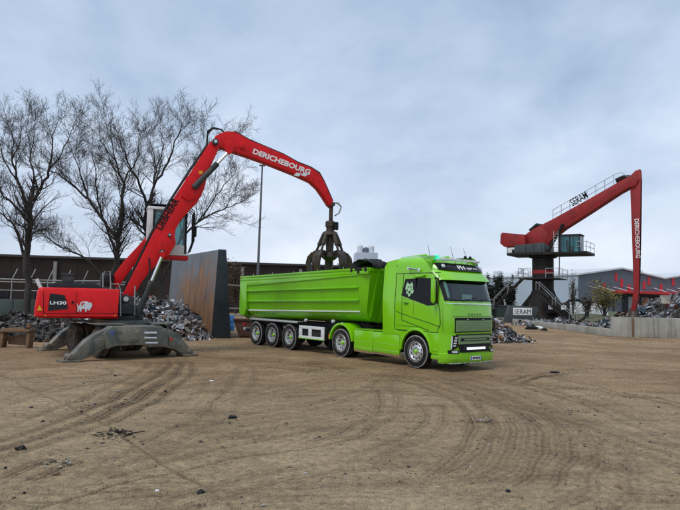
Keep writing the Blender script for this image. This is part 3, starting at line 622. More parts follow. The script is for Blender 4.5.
for s in (-1, 1):
    # thick rear pillar, chamfered at its foot
    mb = MB(); mb.prism([(X0, 3.02), (X0+.62, 3.03), (X0+.62, 1.66), (X0+.48, 1.30), (X0+.1, 1.30), (X0, 1.46)], s*1.13, s*1.262); mb.build('rear_pillar', 'green_trailer', trl, .012)
    mb = MB(); x_ = X0+.1; mb.hexa([(x_, s*1.12, 1.30), (x_+.5, s*1.12, 1.30), (x_+.5, s*.9, 1.12), (x_, s*.9, 1.12), (x_, s*1.12, 1.36), (x_+.5, s*1.12, 1.36), (x_+.5, s*.9, 1.2), (x_, s*.9, 1.2)]); mb.build('rear_corner', 'green_dark', trl)
    # top rail: two stepped bands
    for z0, z1, y0, y1, n_ in ((2.985, 3.07, 1.13, 1.275, 'top_rail'), (2.84, 2.965, 1.16, 1.268, 'top_rail'),):
        mb = MB(); mb.hexa([(x, s*y, bz(x, z)) for z in (z0, z1) for x, y in ((X0, y0), (X1-.05, y0), (X1-.05, y1), (X0, y1))]); mb.build(n_, 'green_trailer', trl, .012)
    xa, xb = X0+.62, xe
    # tapering gusset under the rail, two swages and the bright foot rail
    mb = MB(); mb.extrude([(xa, s*1.245, bz(xa, 2.62)), (xb, s*1.245, bz(xb, 2.80)), (xb, s*1.245, bz(xb, 2.84)), (xa, s*1.245, bz(xa, 2.84))], (0, s*.02, 0)); mb.build('rail_gusset', 'green_trailer', trl, .006)
    for z, yy, dp, hh in ((2.36, 1.19, .05, .10), (1.90, 1.14, .055, .11)):
        mb = MB(); c_ = [(yy-.01, z-hh*.5), (yy+.085, z-hh*.02), (yy+.09, z+hh*.32), (yy+.01, z+hh*.6)]
        mb.extrude([(xa, s*y, bz(xa, q)) for y, q in c_], (xb-xa, 0, SL*(xb-xa))); mb.build('side_swage', 'green_trailer', trl, .008)
    mb = MB(); mb.extrude([(xa, s*1.09, bz(xa, 1.49)), (xa, s*1.135, bz(xa, 1.49)), (xa, s*1.135, bz(xa, 1.535)), (xa, s*1.09, bz(xa, 1.535))], (xb-xa, 0, SL*(xb-xa))); mb.build('foot_rail', 'white_frame', trl)
    mb = MB()
    for q in range(9): mb.tube([(X0+1.0+.22*q, s*1.07, 1.46), (X0+1.0+.22*q, s*1.0, 1.36)], .018, 5)
    tag(mb.build('bolt_row', 'green_dark', trl), kind='stuff')
mb = MB(); mb.prism([(X0+.02, 1.25), (X0+.09, 1.25), (X0+.09, 2.98), (X0+.02, 2.98)], -1.12, 1.12); tg = mb.build('tailgate', 'green_trailer', trl, .01)
for y in (-.7, 0, .7):
    mb = MB(); mb.box((X0-.01, y, 2.1), (.06, .09, 1.6)); mb.build('tailgate_rib', 'green_trailer', tg, .01)
for q in range(5):
    mb = MB(); x = X0+1.2+1.6*q; mb.tube([(x, -1.27, bz(x, 3.07)), (x, -1.27, bz(x, 3.14))], .012, 5); mb.build('tarp_hook', 'alu', trl)
mb = MB(); mb.box((X0+.05, -1.272, 3.0), (.08, .02, .05)); mb.build('marker_lamp', 'red_lens', trl)
# rolled tarpaulin bunched at the front
rr = random.Random(4); mb = MB()
def tarp(u, v):
    a = u*PI; y = -1.2+2.4*v; wv = .07*math.sin(v*23+u*4)+.06*math.sin(v*41+u*9+1)+.04*rr.uniform(-1, 1)
    r = .17+wv*.5+.09*math.exp(-((v-.15)/.25)**2); return Vector((X1-.45+math.cos(a)*(r*2.3), y, bz(X1, 3.06)+math.sin(a)*r*1.15+.02*math.sin(v*60)))
mb.grid(tarp, 12, 44); mb.build('rolled_tarpaulin', 'tarp', trl, smooth=50)
mb = MB()
for q in range(7):
    y = -1.25; x = X1-1.0+.13*q; mb.grid(lambda u, v, x=x: Vector((x+.12*u, -1.285-.01*math.sin(u*9+x*7), bz(x, 3.10-.22*v*(.6+.4*math.sin(x*13))))), 3, 3)
mb.build('tarpaulin_edge', 'tarp', trl, smooth=50)
# chassis of the trailer
mb = MB()
for s in (-1, 1): mb.box((.9, s*.42, 1.02), (8.4, .1, .24)); mb.box((3.9, s*.42, 1.18), (2.6, .1, .16))
for x in (-3.2, -1.5, .2, 2.2, 4.2): mb.box((x, 0, 1.0), (.1, .84, .16))
mb.box((4.9, 0, 1.16), (1.1, 1.0, .08)); mb.build('chassis', 'chassis', trl, .008)
mb = MB(); mb.lathe([(.13, 0), (.13, 1.0), (.10, 1.02), (.10, 1.3)], (X1-.75, 0, 1.1), (0, 0, 1), 14); mb.build('tipping_ram', 'chassis', trl)
mb = MB(); mb.box((X0+.5, 0, .62), (.1, 2.3, .1)); mb.box((X0+.5, -.8, .85), (.08, .08, .4)); mb.box((X0+.5, .8, .85), (.08, .08, .4)); ub = mb.build('underrun_bar', 'chassis', trl, .01)
for s in (-1, 1):
    mb = MB(); mb.box((X0+.36, s*1.02, .66), (.14, .3, .13)); mb.build('tail_lamp', 'alu', ub, .01)
    mb = MB(); mb.box((X0+.29, s*1.02, .66), (.012, .24, .09)); mb.build('tail_lens', 'red_lens', ub)
    mb = MB(); mb.box((X0+.3, s*1.12, .86), (.06, .10, .14)); mb.build('side_lamp', 'red_lens', trl, .01)
for x_ in AX:
    x = x_-XO
    mb = MB(); mb.tube([(x, -1.0, .525), (x, 1.0, .525)], .07, 10); mb.box((x+.3, -.45, .68), (.7, .1, .1)); mb.box((x+.3, .45, .68), (.7, .1, .1)); mb.build('axle', 'chassis', trl)
    for s in (-1, 1): wheel(trl, x, s*1.06, s, .525, .37, 'alu', 'green')
for s in (-1, 1):
    mb = MB(); xs0, xs1 = AX[2]-XO-.5, AX[0]-XO+.6; mb.box(((xs0+xs1)/2, s*1.05, 1.17), (xs1-xs0, .42, .03)); mb.box(((xs0+xs1)/2, s*1.255, 1.15), (xs1-xs0, .02, .075)); mb.build('mudguard', 'alu', trl, .005)
    # white side guard frame
    mb = MB(); a, b = AX[0]-XO+.62, AX[0]-XO+2.28
    for z in (.58, .98): mb.box(((a+b)/2, s*1.16, z), (b-a, .05, .12))
    for x in (a+.1, a+.45*(b-a), b-.1): mb.box((x, s*1.16, .78), (.20, .046, .30))
    sgd = mb.build('side_guard', 'white_frame', trl, .008)
    mb = MB(); mb.box(((a+b)/2, s*.98, .76), (b-a-.1, .26, .46)); mb.build('tool_box', 'chassis', trl, .02)
    mb = MB(); mb.box(((a+b)/2, s*1.19, .54), (b-a, .012, .03)); mb.build('side_guard_stripe', 'green', sgd)
    mb = MB(); mb.box((b+.55, s*.62, .72), (.16, .16, .75)); mb.box((b+.55, s*.62, .32), (.34, .3, .06)); mb.build('landing_leg', 'chassis', trl, .01)
    mb = MB(); mb.tube([(b+.2, s*.9, 1.2), (b+.6, s*1.0, .9), (b+.9, s*.8, .8), (b+1.3, s*.8, 1.1)], .02, 6); mb.build('air_hose', 'hose', trl)
    for x, z in ((b+.35, 1.28), (b+.9, 1.2), (b-1.4, 1.25)):
        mb = MB(); mb.lathe([(.0, .06), (.06, .05), (.07, 0), (.05, -.06)], (x, s*1.02, z), (0, s, 0), 12); mb.build('work_lamp', 'lamp', trl)
    mb = MB(); mb.lathe([(.11, -.3), (.14, -.26), (.14, .26), (.11, .3)], (b+.75, s*.75, .95), (1, 0, 0), 14); mb.build('air_tank', 'chassis', trl)

# ------------------------------------------------------------------ material handler (excavator on stabilisers)
eFL, eFR, eBL = G(69, 363), G(193, 356), G(47, 351)
EC = (eFR+eBL)/2; EC.z = 0
EY = rad(19); ef = Vector((math.cos(EY), math.sin(EY), 0)); el = Vector((-math.sin(EY), math.cos(EY), 0))
exc = thing('material_handler', 'red wheeled scrap handler with raised cab and long bent boom holding a grapple', 'excavator', EC, EY)
def EX(px, py, yl=0.): return PP(px, py, EC+el*yl, el)
def ELoc(px, py, yl=0.): return TM[exc].inverted() @ EX(px, py, yl)
def explate(pts, y0, y1, name, m, par=exc, bevel=0.):
    yc = (y0+y1)/2; mb = MB(); q = [EX(x, y, yc) for x, y in pts]
    mb.extrude([p+el*(y0-yc) for p in q], el*(y1-y0)); return mb.build(name, m, par, bevel, world=True)
# undercarriage: two stabiliser beams
bu = (eFR-eFL).normalized(); bv = Vector((-bu.y, bu.x, 0)); bo = eFL
def beam(shift, name='stabiliser_beam'):
    def Q(px, py): return PP(px, py, bo, bv)+shift
    mb = MB(); ctr = [(113, 326.5), (163, 327), (168, 332), (168, 346.5), (150, 347.5), (141, 345), (116, 346), (107, 349.5), (103, 334)]
    mb.extrude([Q(*p) for p in ctr], bv*.55); b_ = mb.build(name, 'undercarriage', exc, .03, world=True)
    for leg, side in (([(112, 327.8), (108, 348), (99, 353.5), (88, 358.5), (81, 361.5), (73, 361.5), (75, 354), (88, 340.5), (97, 334.5)], 0), ([(161, 329), (170, 329), (180, 334), (188, 344), (195, 352.5), (190, 356.5), (183, 354), (176, 349.5), (163, 347)], 1)):
        mb = MB(); mb.extrude([Q(*p)+bv*.10 for p in leg], bv*.36); lg_ = mb.build('stabiliser_leg', 'undercarriage', b_, .03, world=True)
        f = Q(*((72, 362) if side == 0 else (191, 356))); f.z = .07
        mb = MB(); mb.box((0, 0, 0), (.55, .62, .07)); R_ = Matrix.Rotation(math.atan2(bu.y, bu.x), 3, 'Z')
        mb.v = [tuple(R_ @ Vector(p)+f+bv*.28-Vector((0, 0, .035))) for p in mb.v]
        mb.tube([f+bv*.05+Vector((0, 0, .1)), f+bv*.5+Vector((0, 0, .1))], .09, 10); mb.extrude([f+bv*.12+bu*.16-Vector((0,0,.02)), f+bv*.12-bu*.16-Vector((0,0,.02)), f+bv*.12+Vector((0, 0, .22))], bv*.06); mb.extrude([f+bv*.36+bu*.16-Vector((0,0,.02)), f+bv*.36-bu*.16-Vector((0,0,.02)), f+bv*.36+Vector((0, 0, .22))], bv*.06)
        tag(mb.build('stabiliser_foot', 'undercarriage', b_, .01, world=True), kind='stuff')
    for pts_ in ([(94, 341.5), (104, 336), (108, 338), (104, 346.5), (96, 350)], [(170, 335), (178, 338.5), (184, 346), (178, 347.5), (170, 345)], [(116, 330), (139, 330), (139, 341.5), (118, 342.5)]):
        mb = MB(); mb.extrude([Q(*p)-bv*(.03 if pts_[0][0] == 116 else -.07) for p in pts_], bv*.05); mb.build('cover_plate', 'undercarriage', b_, .008, world=True)
    for px, py in ((120, 332.5), (136, 332.5), (136, 339), (121, 340), (98, 343), (103, 340), (175, 340), (179, 344)):
        mb = MB(); mb.lathe([(.03, -.02), (.03, .06)], Q(px, py)-bv*.05, bv, 8); mb.build('bolt', 'undercarriage', b_, world=True)
    for px0, px1, yy in ((144, 156, 333), (144, 156, 338), (145, 157, 343)):
        mb = MB(); mb.tube([Q(px0, yy)-bv*.03, Q(px1, yy)-bv*.03], .045, 8); mb.build('cylinder_rod', 'alu', b_, world=True)
    for px, py, m_ in ((112, 333, 'plate_blue'), (171, 339, 'red_lens')):
        mb = MB(); mb.box((0, 0, 0), (.08, .03, .08)); mb.v = [tuple(Vector(p)+Q(px, py)-bv*.005) for p in mb.v]; mb.build('marker', m_, b_, world=True)
    return b_
beam(Vector((0, 0, 0))); beam(eBL-eFL)
mb = MB(); cc = (eFL+eFR+eBL+(eFR+eBL-eFL))/4; Rb = Matrix.Rotation(math.atan2(bu.y, bu.x), 3, 'Z')
ln = (eBL-eFL).length
def UC(mb, u, v, z, d): 
    b0 = len(mb.v); mb.box((0, 0, 0), d); mb.v[b0:] = [tuple(Rb @ Vector(p)+cc+bu*u+bv*v+Vector((0, 0, z))) for p in mb.v[b0:]]
UC(mb, 0, 0, .82, (1.2, ln-.2, .5)); mb.build('undercarriage_frame', 'undercarriage', exc, .03, world=True)
mb = MB(); UC(mb, 0, 0, 1.12, (1.5, 1.7, .2)); mb.build('turntable_bed', 'undercarriage', exc, .02, world=True)
for v in (-ln*.27, ln*.27):
    mb = MB(); mb.tube([cc+bu*-1.0+bv*v+Vector((0, 0, .56)), cc+bu*1.0+bv*v+Vector((0, 0, .56))], .14, 12); mb.build('axle', 'undercarriage', exc, world=True)
    for s in (-1, 1):
        for q, off in ((0, .80), (1, 1.15)):
            o = cc+bu*(s*off)+bv*v; o.z = .53
            mb = MB(); mb.lathe([(.28, -.14), (.47, -.15), (.53, -.10), (.53, .10), (.47, .15), (.28, .14)], o, bu*s, 28); wv_ = mb.build('wheel', 'tyre_mud', exc, world=True)
            if q: 
                mb = MB(); mb.lathe([(.29, .145), (.27, .155), (.25, .06), (.12, .05), (.1, .12), (.0, .13)], o, bu*s, 20, False); mb.build('rim', 'hub_mud', wv_, world=True)
    mb = MB(); UC(mb, -.98, v, 1.13, (.9, 1.0, .03)); mb.build('mudguard', 'undercarriage', exc, world=True); mb = MB(); UC(mb, .98, v, 1.13, (.9, 1.0, .03)); mb.build('mudguard', 'undercarriage', exc, world=True)
mb = MB(); mb.lathe([(.74, 0), (.78, .03), (.78, .18), (.70, .2)], (0, 0, 1.2), (0, 0, 1), 28); mb.build('slew_ring', 'grime_steel', exc)
for dx in (1.1,):
    mb = MB(); mb.tube([cc+bu*dx+bv*(-ln/2+.7)+Vector((0, 0, .9)), cc+bu*dx+bv*(-ln/2+.65)+Vector((0, 0, 1.5))], .035, 6); mb.build('step_post', 'rail_grey', exc, world=True)
# upper carriage
HY = 1.26
A_ = ELoc(33, 318, -HY); B_ = ELoc(119, 289, -HY); ux0, uz0, ux1, uz1 = A_.x, A_.z, B_.x, B_.z
mb = MB(); rings = []
nR = 8
for z, ins in ((uz0, .10), (uz0+.07, .0), (uz0+.30, .0), (uz1-.12, .05), (uz1-.03, .09), (uz1, .16)):
    r = []
    for s in (-1, 1):
        a_ = [(ux0+ins+.16*(1-math.cos(t)), s*(HY-ins-.16*(1-math.sin(t)))) for t in [PI/2*q/nR for q in range(nR+1)]]
        if s < 0: r = [(ux1, -HY+ins)]+[(x, y) for x, y in reversed(a_)]
        else: r += a_+[(ux1, HY-ins)]
    rings.append([(x-(.0 if z > uz0+.2 else .05)*0, y, z) for x, y in r])
k = len(rings[0]); mb.add([p for r in rings for p in r], [(i*k+j, i*k+(j+1) % k, (i+1)*k+(j+1) % k, (i+1)*k+j) for i in range(len(rings)-1) for j in range(k)]+[tuple(range(k-1, -1, -1)), tuple(range((len(rings)-1)*k, len(rings)*k))])
up = mb.build('upper_carriage', 'red', exc, smooth=40)
def sideplate(pts, name, m, par, off=.004, th=.01):
    mb = MB(); mb.extrude([ELoc(x, y, -HY-off) for x, y in pts], (0, -th, 0)); return mb.build(name, m, par, smooth=0)
for px in (43.5, 76.3):
    sideplate([(px-.25, 291.5), (px+.25, 291.5), (px+.25, 313.5), (px-.25, 313.5)], 'panel_seam', 'ink', up, .001, .004)
sideplate([(43, 313.2), (118, 313.2), (118, 313.8), (43, 313.8)], 'panel_seam', 'ink', up, .001, .004)
bp = sideplate([(50, 293.5), (64.6, 295), (68, 308.6), (48, 310.8)], 'badge_plate', 'dark_plate', up)
p0 = ELoc(49.8, 304.4, -HY-.017); text('badge_letters', 'LH30', 'white_paint', bp, p0, (1, 0, 0), (0, 0, 1), ELoc(66.5, 304, -HY).x-p0.x, .115, .006, bold=.03)
sideplate([(71.5, 301), (73.8, 301), (73.8, 303.6), (71.5, 303.6)], 'lock', 'black', up)
tri = sideplate([(37, 310.4), (42.2, 310.4), (39.6, 305)], 'warning_triangle', 'yellow', up)
for px in (33.6, 44.2, 114.5):
    sideplate([(px, 314.8), (px+1.6, 314.8), (px+1.6, 316.2), (px, 316.2)], 'side_marker', 'orange_lens', up)
# bison emblem: standing animal, humped, head to the right
bz_ = [(76.8, 303.0), (77.6, 304.0), (78.2, 306.4), (79.6, 305.2), (80.6, 302.6), (83.0, 301.3), (86.5, 301.1), (89.0, 302.6), (91.2, 302.4), (92.2, 304.6), (91.8, 307.0), (90.4, 308.6), (89.8, 310.4), (88.2, 310.4), (88.0, 309.0), (87.0, 309.6), (86.6, 311.6), (84.9, 311.6), (85.2, 309.0), (82.6, 308.6), (81.6, 309.8), (81.2, 311.6), (79.6, 311.6), (79.9, 309.2), (79.0, 309.6), (78.6, 311.6), (77.3, 311.6), (77.6, 308.6), (77.3, 305.8)]
bi = sideplate(bz_, 'bison_emblem', 'silver_print', up)
sideplate([(81.8, 303.2), (83.8, 302.4), (84.8, 303.0), (83, 304.6), (82.2, 306.0), (81.2, 305.6)], 'emblem_mark', 'red', bi, .016, .003)
# top deck: engine hood, muffler, intake, rails
mb = MB(); a_ = ELoc(50, 289, 0); b_ = ELoc(112, 284, 0); mb.prism([(a_.x, uz1-.03), (a_.x+.25, uz1+.17), (b_.x-.5, uz1+.17), (b_.x-.1, uz1-.03)], -.95, .95); dk_ = mb.build('engine_hood', 'dark_plate', exc, .03)
mb = MB(); mb.box((a_.x+.62, -.6, uz1+.30), (.36, .3, .26)); mb.box((a_.x+.62, -.6, uz1+.46), (.42, .36, .06)); mb.build('air_intake', 'grime_steel', exc, .02)
mb = MB(); mb.tube([ELoc(41.5, 290, -.5), ELoc(40.5, 287.5, -.5)], .055, 10); mb.tube([ELoc(40.8, 288, -.5), ELoc(36.5, 279, -.5)], .06, 10); mb.build('exhaust_pipe', 'white_frame', exc)
def rail(pts, name='handrail', m='rail_grey', r=.022):
    mb = MB(); mb.tube(pts, r, 6); return mb.build(name, m, exc)
rail([ELoc(103, 290, -.9), ELoc(103, 273, -.9), ELoc(110, 271, -.9), ELoc(111, 290, -.9)]); rail([ELoc(110, 290, -1.15), ELoc(111, 284, -1.15), ELoc(118.5, 284, -1.15), ELoc(120.5, 290, -1.15), ELoc(120.5, 316, -1.15)])
rail([ELoc(135, 286, -.9), ELoc(134.5, 315, -.9)]); rail([ELoc(75, 288, .9), ELoc(75, 281, .9), ELoc(100, 281, .9), ELoc(100, 288, .9)])
mb = MB(); mb.lathe([(.0, 0), (.22, .02), (.26, .3), (.2, .42), (0, .45)], ELoc(107, 286, .4), (0, 0, 1), 14, False); mb.build('pre_cleaner', 'black', exc)
# front machinery section and boom foot bracket
mb = MB(); c_ = ELoc(126, 312, -.6); mb.box((c_.x-.05, -.6, 1.62), (.62, 1.0, .34)); mb.build('front_deck', 'dark_plate', exc, .02)
mb = MB(); mb.box((c_.x-.05, .65, 1.62), (.62, 1.1, .34)); mb.build('front_deck', 'dark_plate', exc, .02)
for y in (-.50, .34):
    mb = MB(); a_ = ELoc(126, 300, 0); mb.prism([(ux1-.2, uz0+.05), (a_.x+.5, uz0+.05), (a_.x+.28, a_.z+.1), (a_.x, a_.z+.22), (a_.x-.24, a_.z+.1)], y, y+.12); mb.build('boom_bracket', 'grime_steel', exc, .01)
mb = MB(); mb.tube([ELoc(126, 299, -.55), ELoc(126, 299, .55)], .09, 14); mb.build('pin', 'alu', exc)
# boom
boom_o = [(122, 296), (136, 268), (153, 233.5), (172.7, 200), (193, 169), (209, 144), (213.5, 141), (219, 144.5), (218.5, 149), (207, 174), (203.5, 190), (197, 203), (190, 209.5), (180, 221.5), (175.2, 230), (173.2, 244), (166, 256), (153, 268), (142, 282), (130.5, 301), (124.5, 303)]
boom = explate(boom_o, -.31, .31, 'boom', 'red', exc, .025)
for pts, n_ in (([(158, 238), (166, 232), (174, 232), (176, 244), (167, 258), (160, 258), (156, 250)], 'cylinder_boss'), ([(186, 178), (194, 172), (203, 190), (201, 197), (188, 201), (181, 196)], 'cylinder_boss')):
    for s in (-1, 1): explate(pts, s*.315, s*.375, n_, 'red', boom, .012)
def EXd(a, b, yl, r0, r1, f, n1, n2, par=exc):
    p, q = EX(*a, yl), EX(*b, yl); m_ = p+(q-p)*f
    mb = MB(); mb.tube([p, m_, m_+(q-p).normalized()*.02], [r0, r0, r0*.8], 14); c = mb.build(n1, 'grime_steel', par, world=True)
    mb = MB(); mb.tube([m_, q], r1, 12); mb.build(n2, 'chrome', c, world=True); mb = MB(); mb.lathe([(r0*.95, -.1), (r0*.95, .1)], q, el, 14); mb.build('rod_eye', 'red', c, world=True)
    return c
for yl in (-.50, .50): EXd((137, 316), (162.5, 254.5), yl, .115, .062, .56, 'boom_cylinder', 'cylinder_rod')
for yl in (-.48, .48): EXd((193.5, 188), (229, 151.5), yl, .11, .058, .66, 'stick_cylinder', 'cylinder_rod', boom)
for px, py, r in ((161.5, 253, .10), (169, 236, .07), (195.5, 187.5, .11), (214, 144.5, .12)):
    mb = MB(); p = EX(px, py, 0); mb.tube([p-el*.50, p+el*.50], r, 14); mb.build('pin', 'grime_steel', boom, world=True)
    mb = MB(); mb.tube([p-el*.53, p-el*.50], r*.5, 12); mb.build('pin_cap', 'alu', boom, world=True)
t0 = EX(161.5, 230.5, -.31-.003); t1 = EX(179.5, 200.5, -.31-.003); dr = (t1-t0).normalized(); text('boom_letters', 'LIEBHERR', 'ink', boom, t0, dr, -dr.cross(-el).normalized() if dr.cross(-el).z < 0 else dr.cross(-el), (t1-t0).length, .24, .006, world=True, bold=.03)
sideb = [(198.5, 171), (203, 171), (202, 174), (199.5, 174)]
explate(sideb, -.322, -.313, 'warning_label', 'yellow', boom)
for i, (yl, o_) in enumerate(((-.16, 0), (0, .9), (.16, .3))):
    mb = MB(); mb.tube([EX(128, 284-o_*2, yl), EX(135.5-o_, 267, yl), EX(152.5-o_, 232, yl), EX(172-o_, 198.5, yl), EX(192-o_, 167.5, yl), EX(207, 146-o_, yl), EX(207.5, 134-o_*3, yl), EX(213, 128.5-o_, yl), EX(221, 129.5, yl), EX(226, 134, yl)], .035, 6); mb.build('hydraulic_hose', 'hose', boom, world=True)
mb = MB(); mb.tube([EX(138, 300, -.52), EX(145, 288, -.55), EX(150, 270, -.45), EX(149, 258, -.35)], .03, 6); mb.build('hydraulic_hose', 'hose', exc, world=True)
# stick
z3 = lambda u, v: (180+u/3.4, 110+v/3.4)
stk = [z3(*q) for q in ((112, 108), (118, 93), (135, 84), (155, 77), (183, 78), (205, 90), (232, 106), (290, 130), (350, 155), (400, 184), (445, 202), (470, 220), (486, 248), (500, 282), (517, 318), (513, 330), (503, 326), (484, 296), (464, 268), (440, 246), (390, 223), (300, 187), (240, 165), (195, 150), (165, 140), (130, 128), (115, 120))]
stick = explate(stk, -.22, .22, 'stick', 'red', exc, .02)
for s in (-1, 1): explate([z3(*q) for q in ((150, 108), (176, 104), (188, 118), (184, 140), (165, 148), (152, 138))], s*.225, s*.30, 'cylinder_boss', 'red', stick, .01)
explate([z3(*q) for q in ((202, 116), (215, 114), (218, 126), (210, 132), (202, 128))], -.30, -.225, 'valve_cover', 'red', stick, .01)
t0 = EX(*z3(246, 148), -.226); t1 = EX(*z3(442, 222), -.226); dr = (t1-t0).normalized(); text('stick_letters', 'DERICHEBOURG', 'white_paint', stick, t0, dr, Vector((0, 0, 1))-dr*dr.z, (t1-t0).length*.99, .22, .006, world=True, bold=.035)
for q in (0, 24): explate([z3(396+q, 213), z3(414+q, 214), z3(404+q, 226), z3(386+q, 222)][::1], -.232, -.226, 'stick_mark', 'silver_print', stick)
mb = MB(); p = EX(*z3(514, 324), 0); mb.tube([p-el*.3, p+el*.3], .08, 12); mb.build('pin', 'grime_steel', stick, world=True)
for i, yl in enumerate((-.1, .0, .1)):
    mb = MB(); mb.tube([EX(*z3(u, v-2-i), yl) for u, v in ((185, 76), (232, 103), (290, 128), (350, 153), (400, 181), (446, 199), (474, 217), (490, 246), (505, 280), (519, 312))], .03, 6); mb.build('hydraulic_hose', 'hose', stick, world=True)
# grapple on its link and rotator
gx = EX(331, 222, 0); tip = EX(*z3(514, 324), 0); gx.x = tip.x-.02; gx.y = tip.y
gr_m = 'grapple_steel'
mb = MB(); mb.box(tip-Vector((0, 0, .33)), (.16, .22, .74)); mb.lathe([(.12, 0), (.16, .04), (.16, .2), (.2, .22), (.2, .42), (.14, .46)], gx+Vector((0, 0, -.42)), (0, 0, 1), 16); grap = mb.build('grapple', gr_m, exc, .01, world=True)
tag(grap, None)
ztop = gx.z-.35; mb = MB(); mb.lathe([(.14, 0), (.30, -.08), (.33, -.20), (.18, -.3), (.15, -.86), (.32, -.92), (.34, -1.10), (.2, -1.22), (.0, -1.24)], Vector((gx.x, gx.y, ztop)), (0, 0, 1), 16, False); mb.build('grapple_body', gr_m, grap, world=True)
mb = MB(); mb.lathe([(.10, 0), (.10, .28), (.07, .32)], Vector((gx.x+.24, gx.y-.1, ztop+.02)), (0, 0, 1), 12); mb.build('rotator_motor', 'black', grap, world=True)
hub_z = ztop-1.02
for q in range(5):
    a = rad(20+72*q); rd = Vector((math.cos(a), math.sin(a), 0)); td = Vector((-rd.y, rd.x, 0)); o = Vector((gx.x, gx.y, hub_z))
    prof_o = [(.26, .12), (.50, .17), (.74, .11), (.90, -.08), (.96, -.34), (.90, -.62), (.72, -.88), (.50, -1.06)]
    prof_i = [(.52, -1.0), (.66, -.82), (.77, -.58), (.81, -.34), (.76, -.14), (.62, -.01), (.44, .03), (.28, .0)]
    hw = [.08, .11, .16, .18, .18, .15, .10, .03]
    mb = MB(); vs_ = []
    for (r, z), h in zip(prof_o, hw): vs_ += [o+rd*r+Vector((0, 0, z))+td*h, o+rd*r+Vector((0, 0, z))-td*h]
    for (r, z), h in zip(reversed(prof_i), hw): vs_ += [o+rd*r+Vector((0, 0, z))+td*h*.75, o+rd*r+Vector((0, 0, z))-td*h*.75]
    n = len(prof_o); fs = []
    for i in range(n-1):
        a0, b0 = 2*i, 2*i+2; c0, d0 = 2*n+2*i, 2*n+2*i+2
        fs += [(a0, b0, b0+1, a0+1), (c0, c0+1, d0+1, d0), (a0, c0, d0, b0), (a0+1, b0+1, d0+1, c0+1)]
    fs += [(0, 1, 2*n+1, 2*n), (2*n-2, 4*n-2, 4*n-1, 2*n-1)]
    mb.add(vs_, fs); tn = mb.build('tine', gr_m, grap, world=True, smooth=40)
    p0 = Vector((gx.x, gx.y, ztop-.12))+rd*.24; p1 = o+rd*.60+Vector((0, 0, .10))
    mb = MB(); mb.tube([p0, p0+(p1-p0)*.62, p0+(p1-p0)*.64, p1], [.085, .085, .05, .05], 10); mb.lathe([(.09, -.1), (.09, .1)], p1, td, 10); tag(mb.build('tine_cylinder', gr_m, grap, world=True), kind='stuff')
for q in range(3):
    mb = MB(); y = el*(-.06+.06*q); t = Vector((0, 0, .03*q)); mb.tube([tip+y+Vector((.02, 0, .12)), tip+y+ef*(.26+.03*q)+Vector((0, 0, .08))+t, tip+y+ef*(.42+.02*q)-Vector((0, 0, .06))+t, tip+y+ef*.36-Vector((0, 0, .28)), tip+y+ef*.18-Vector((0, 0, .42))], .022, 6); mb.build('hydraulic_hose', 'hose_grey', grap, world=True)
# cab lift arm and cab
for yl in (.62, 1.05): explate([(112, 284), (117.5, 288), (131, 269), (152, 246), (148, 235), (138, 246), (124, 261), (115, 273)], yl, yl+.12, 'cab_lift_arm', 'red', exc, .012)
EXd((124, 292), (138, 256), .88, .07, .04, .6, 'cab_cylinder', 'cylinder_rod')
ca = ELoc(144.5, 258, .45); cb = ELoc(189, 208.5, .45); cx0, cx1, cz0, cz1 = ca.x, cb.x, ca.z, cb.z; cy0, cy1 = .45, 1.42
ecab = MB(); ecab.prism([(cx0+.55, cz0), (cx1+.05, cz0), (cx1+.05, cz0+.14), (cx0+.3, cz0+.14)], cy0, cy1); ecab = ecab.build('operator_cab', 'red', exc, .02)
mb = MB(); mb.box((cx0+.14, (cy0+cy1)/2, (cz0+cz1)/2+.10), (.22, cy1-cy0, cz1-cz0-.40)); mb.build('rear_wall', 'cream', ecab, .03)
mb = MB(); mb.prism([(cx1-.75, cz0+.15), (cx1+.02, cz0+.15), (cx1-.02, cz0+.55), (cx1-.75, cz0+.55)], cy0+.01, cy1-.01); mb.build('lower_panel', 'cream', ecab, .02)
mb = MB(); mb.prism([(cx0-.02, cz1-.12), (cx1-.18, cz1-.12), (cx1-.25, cz1), (cx0+.05, cz1)], cy0-.02, cy1+.02); mb.build('roof', 'cream', ecab, .03)
mb = MB(); mb.box(((cx0+cx1)/2, (cy0+cy1)/2, cz1+.08), (cx1-cx0-.1, cy1-cy0, .05)); mb.build('roof_guard', 'black', ecab, .01)
for x in (cx0+.28, cx1-.72, cx1-.08):
    for y in (cy0, cy1-.07):
        mb = MB(); mb.box((x, y+.035, (cz0+cz1)/2+.05), (.07, .07, cz1-cz0-.35)); mb.build('pillar', 'black', ecab)
for y in (cy0+.035, cy1-.035):
    for a, b, lo in ((cx0+.3, cx1-.75, .2), (cx1-.7, cx1-.1, .56)):
        mb = MB(); mb.box(((a+b)/2, y, (cz0+lo+cz1-.14)/2), (b-a, .012, cz1-.14-cz0-lo)); mb.build('side_glass', 'cab_glass', ecab)
mb = MB(); mb.box((cx1-.04, (cy0+cy1)/2, (cz0+.56+cz1-.14)/2), (.012, cy1-cy0-.1, cz1-.7-cz0)); mb.build('front_glass', 'cab_glass', ecab)
mb = MB(); yc = (cy0+cy1)/2; mb.box((cx0+.75, yc, cz0+.5), (.5, .5, .14)); mb.box((cx0+.50, yc, cz0+.95), (.14, .5, .8)); mb.build('seat', 'seat', ecab, .04)
for y in (cy0+.02, (cy0+cy1)/2, cy1-.02):
    mb = MB(); mb.tube([(cx1+.02, y, cz1+.06), (cx1+.22, y, cz1-.1), (cx1+.24, y, cz0+.75), (cx1+.1, y, cz0+.3)], .022, 6); mb.build('front_guard', 'black', ecab)
mb = MB(); p = (cx1+.28, cy0-.06, cz0+1.1); mb.box(p, (.06, .22, .42)); mb.build('mirror', 'black', ecab, .02)
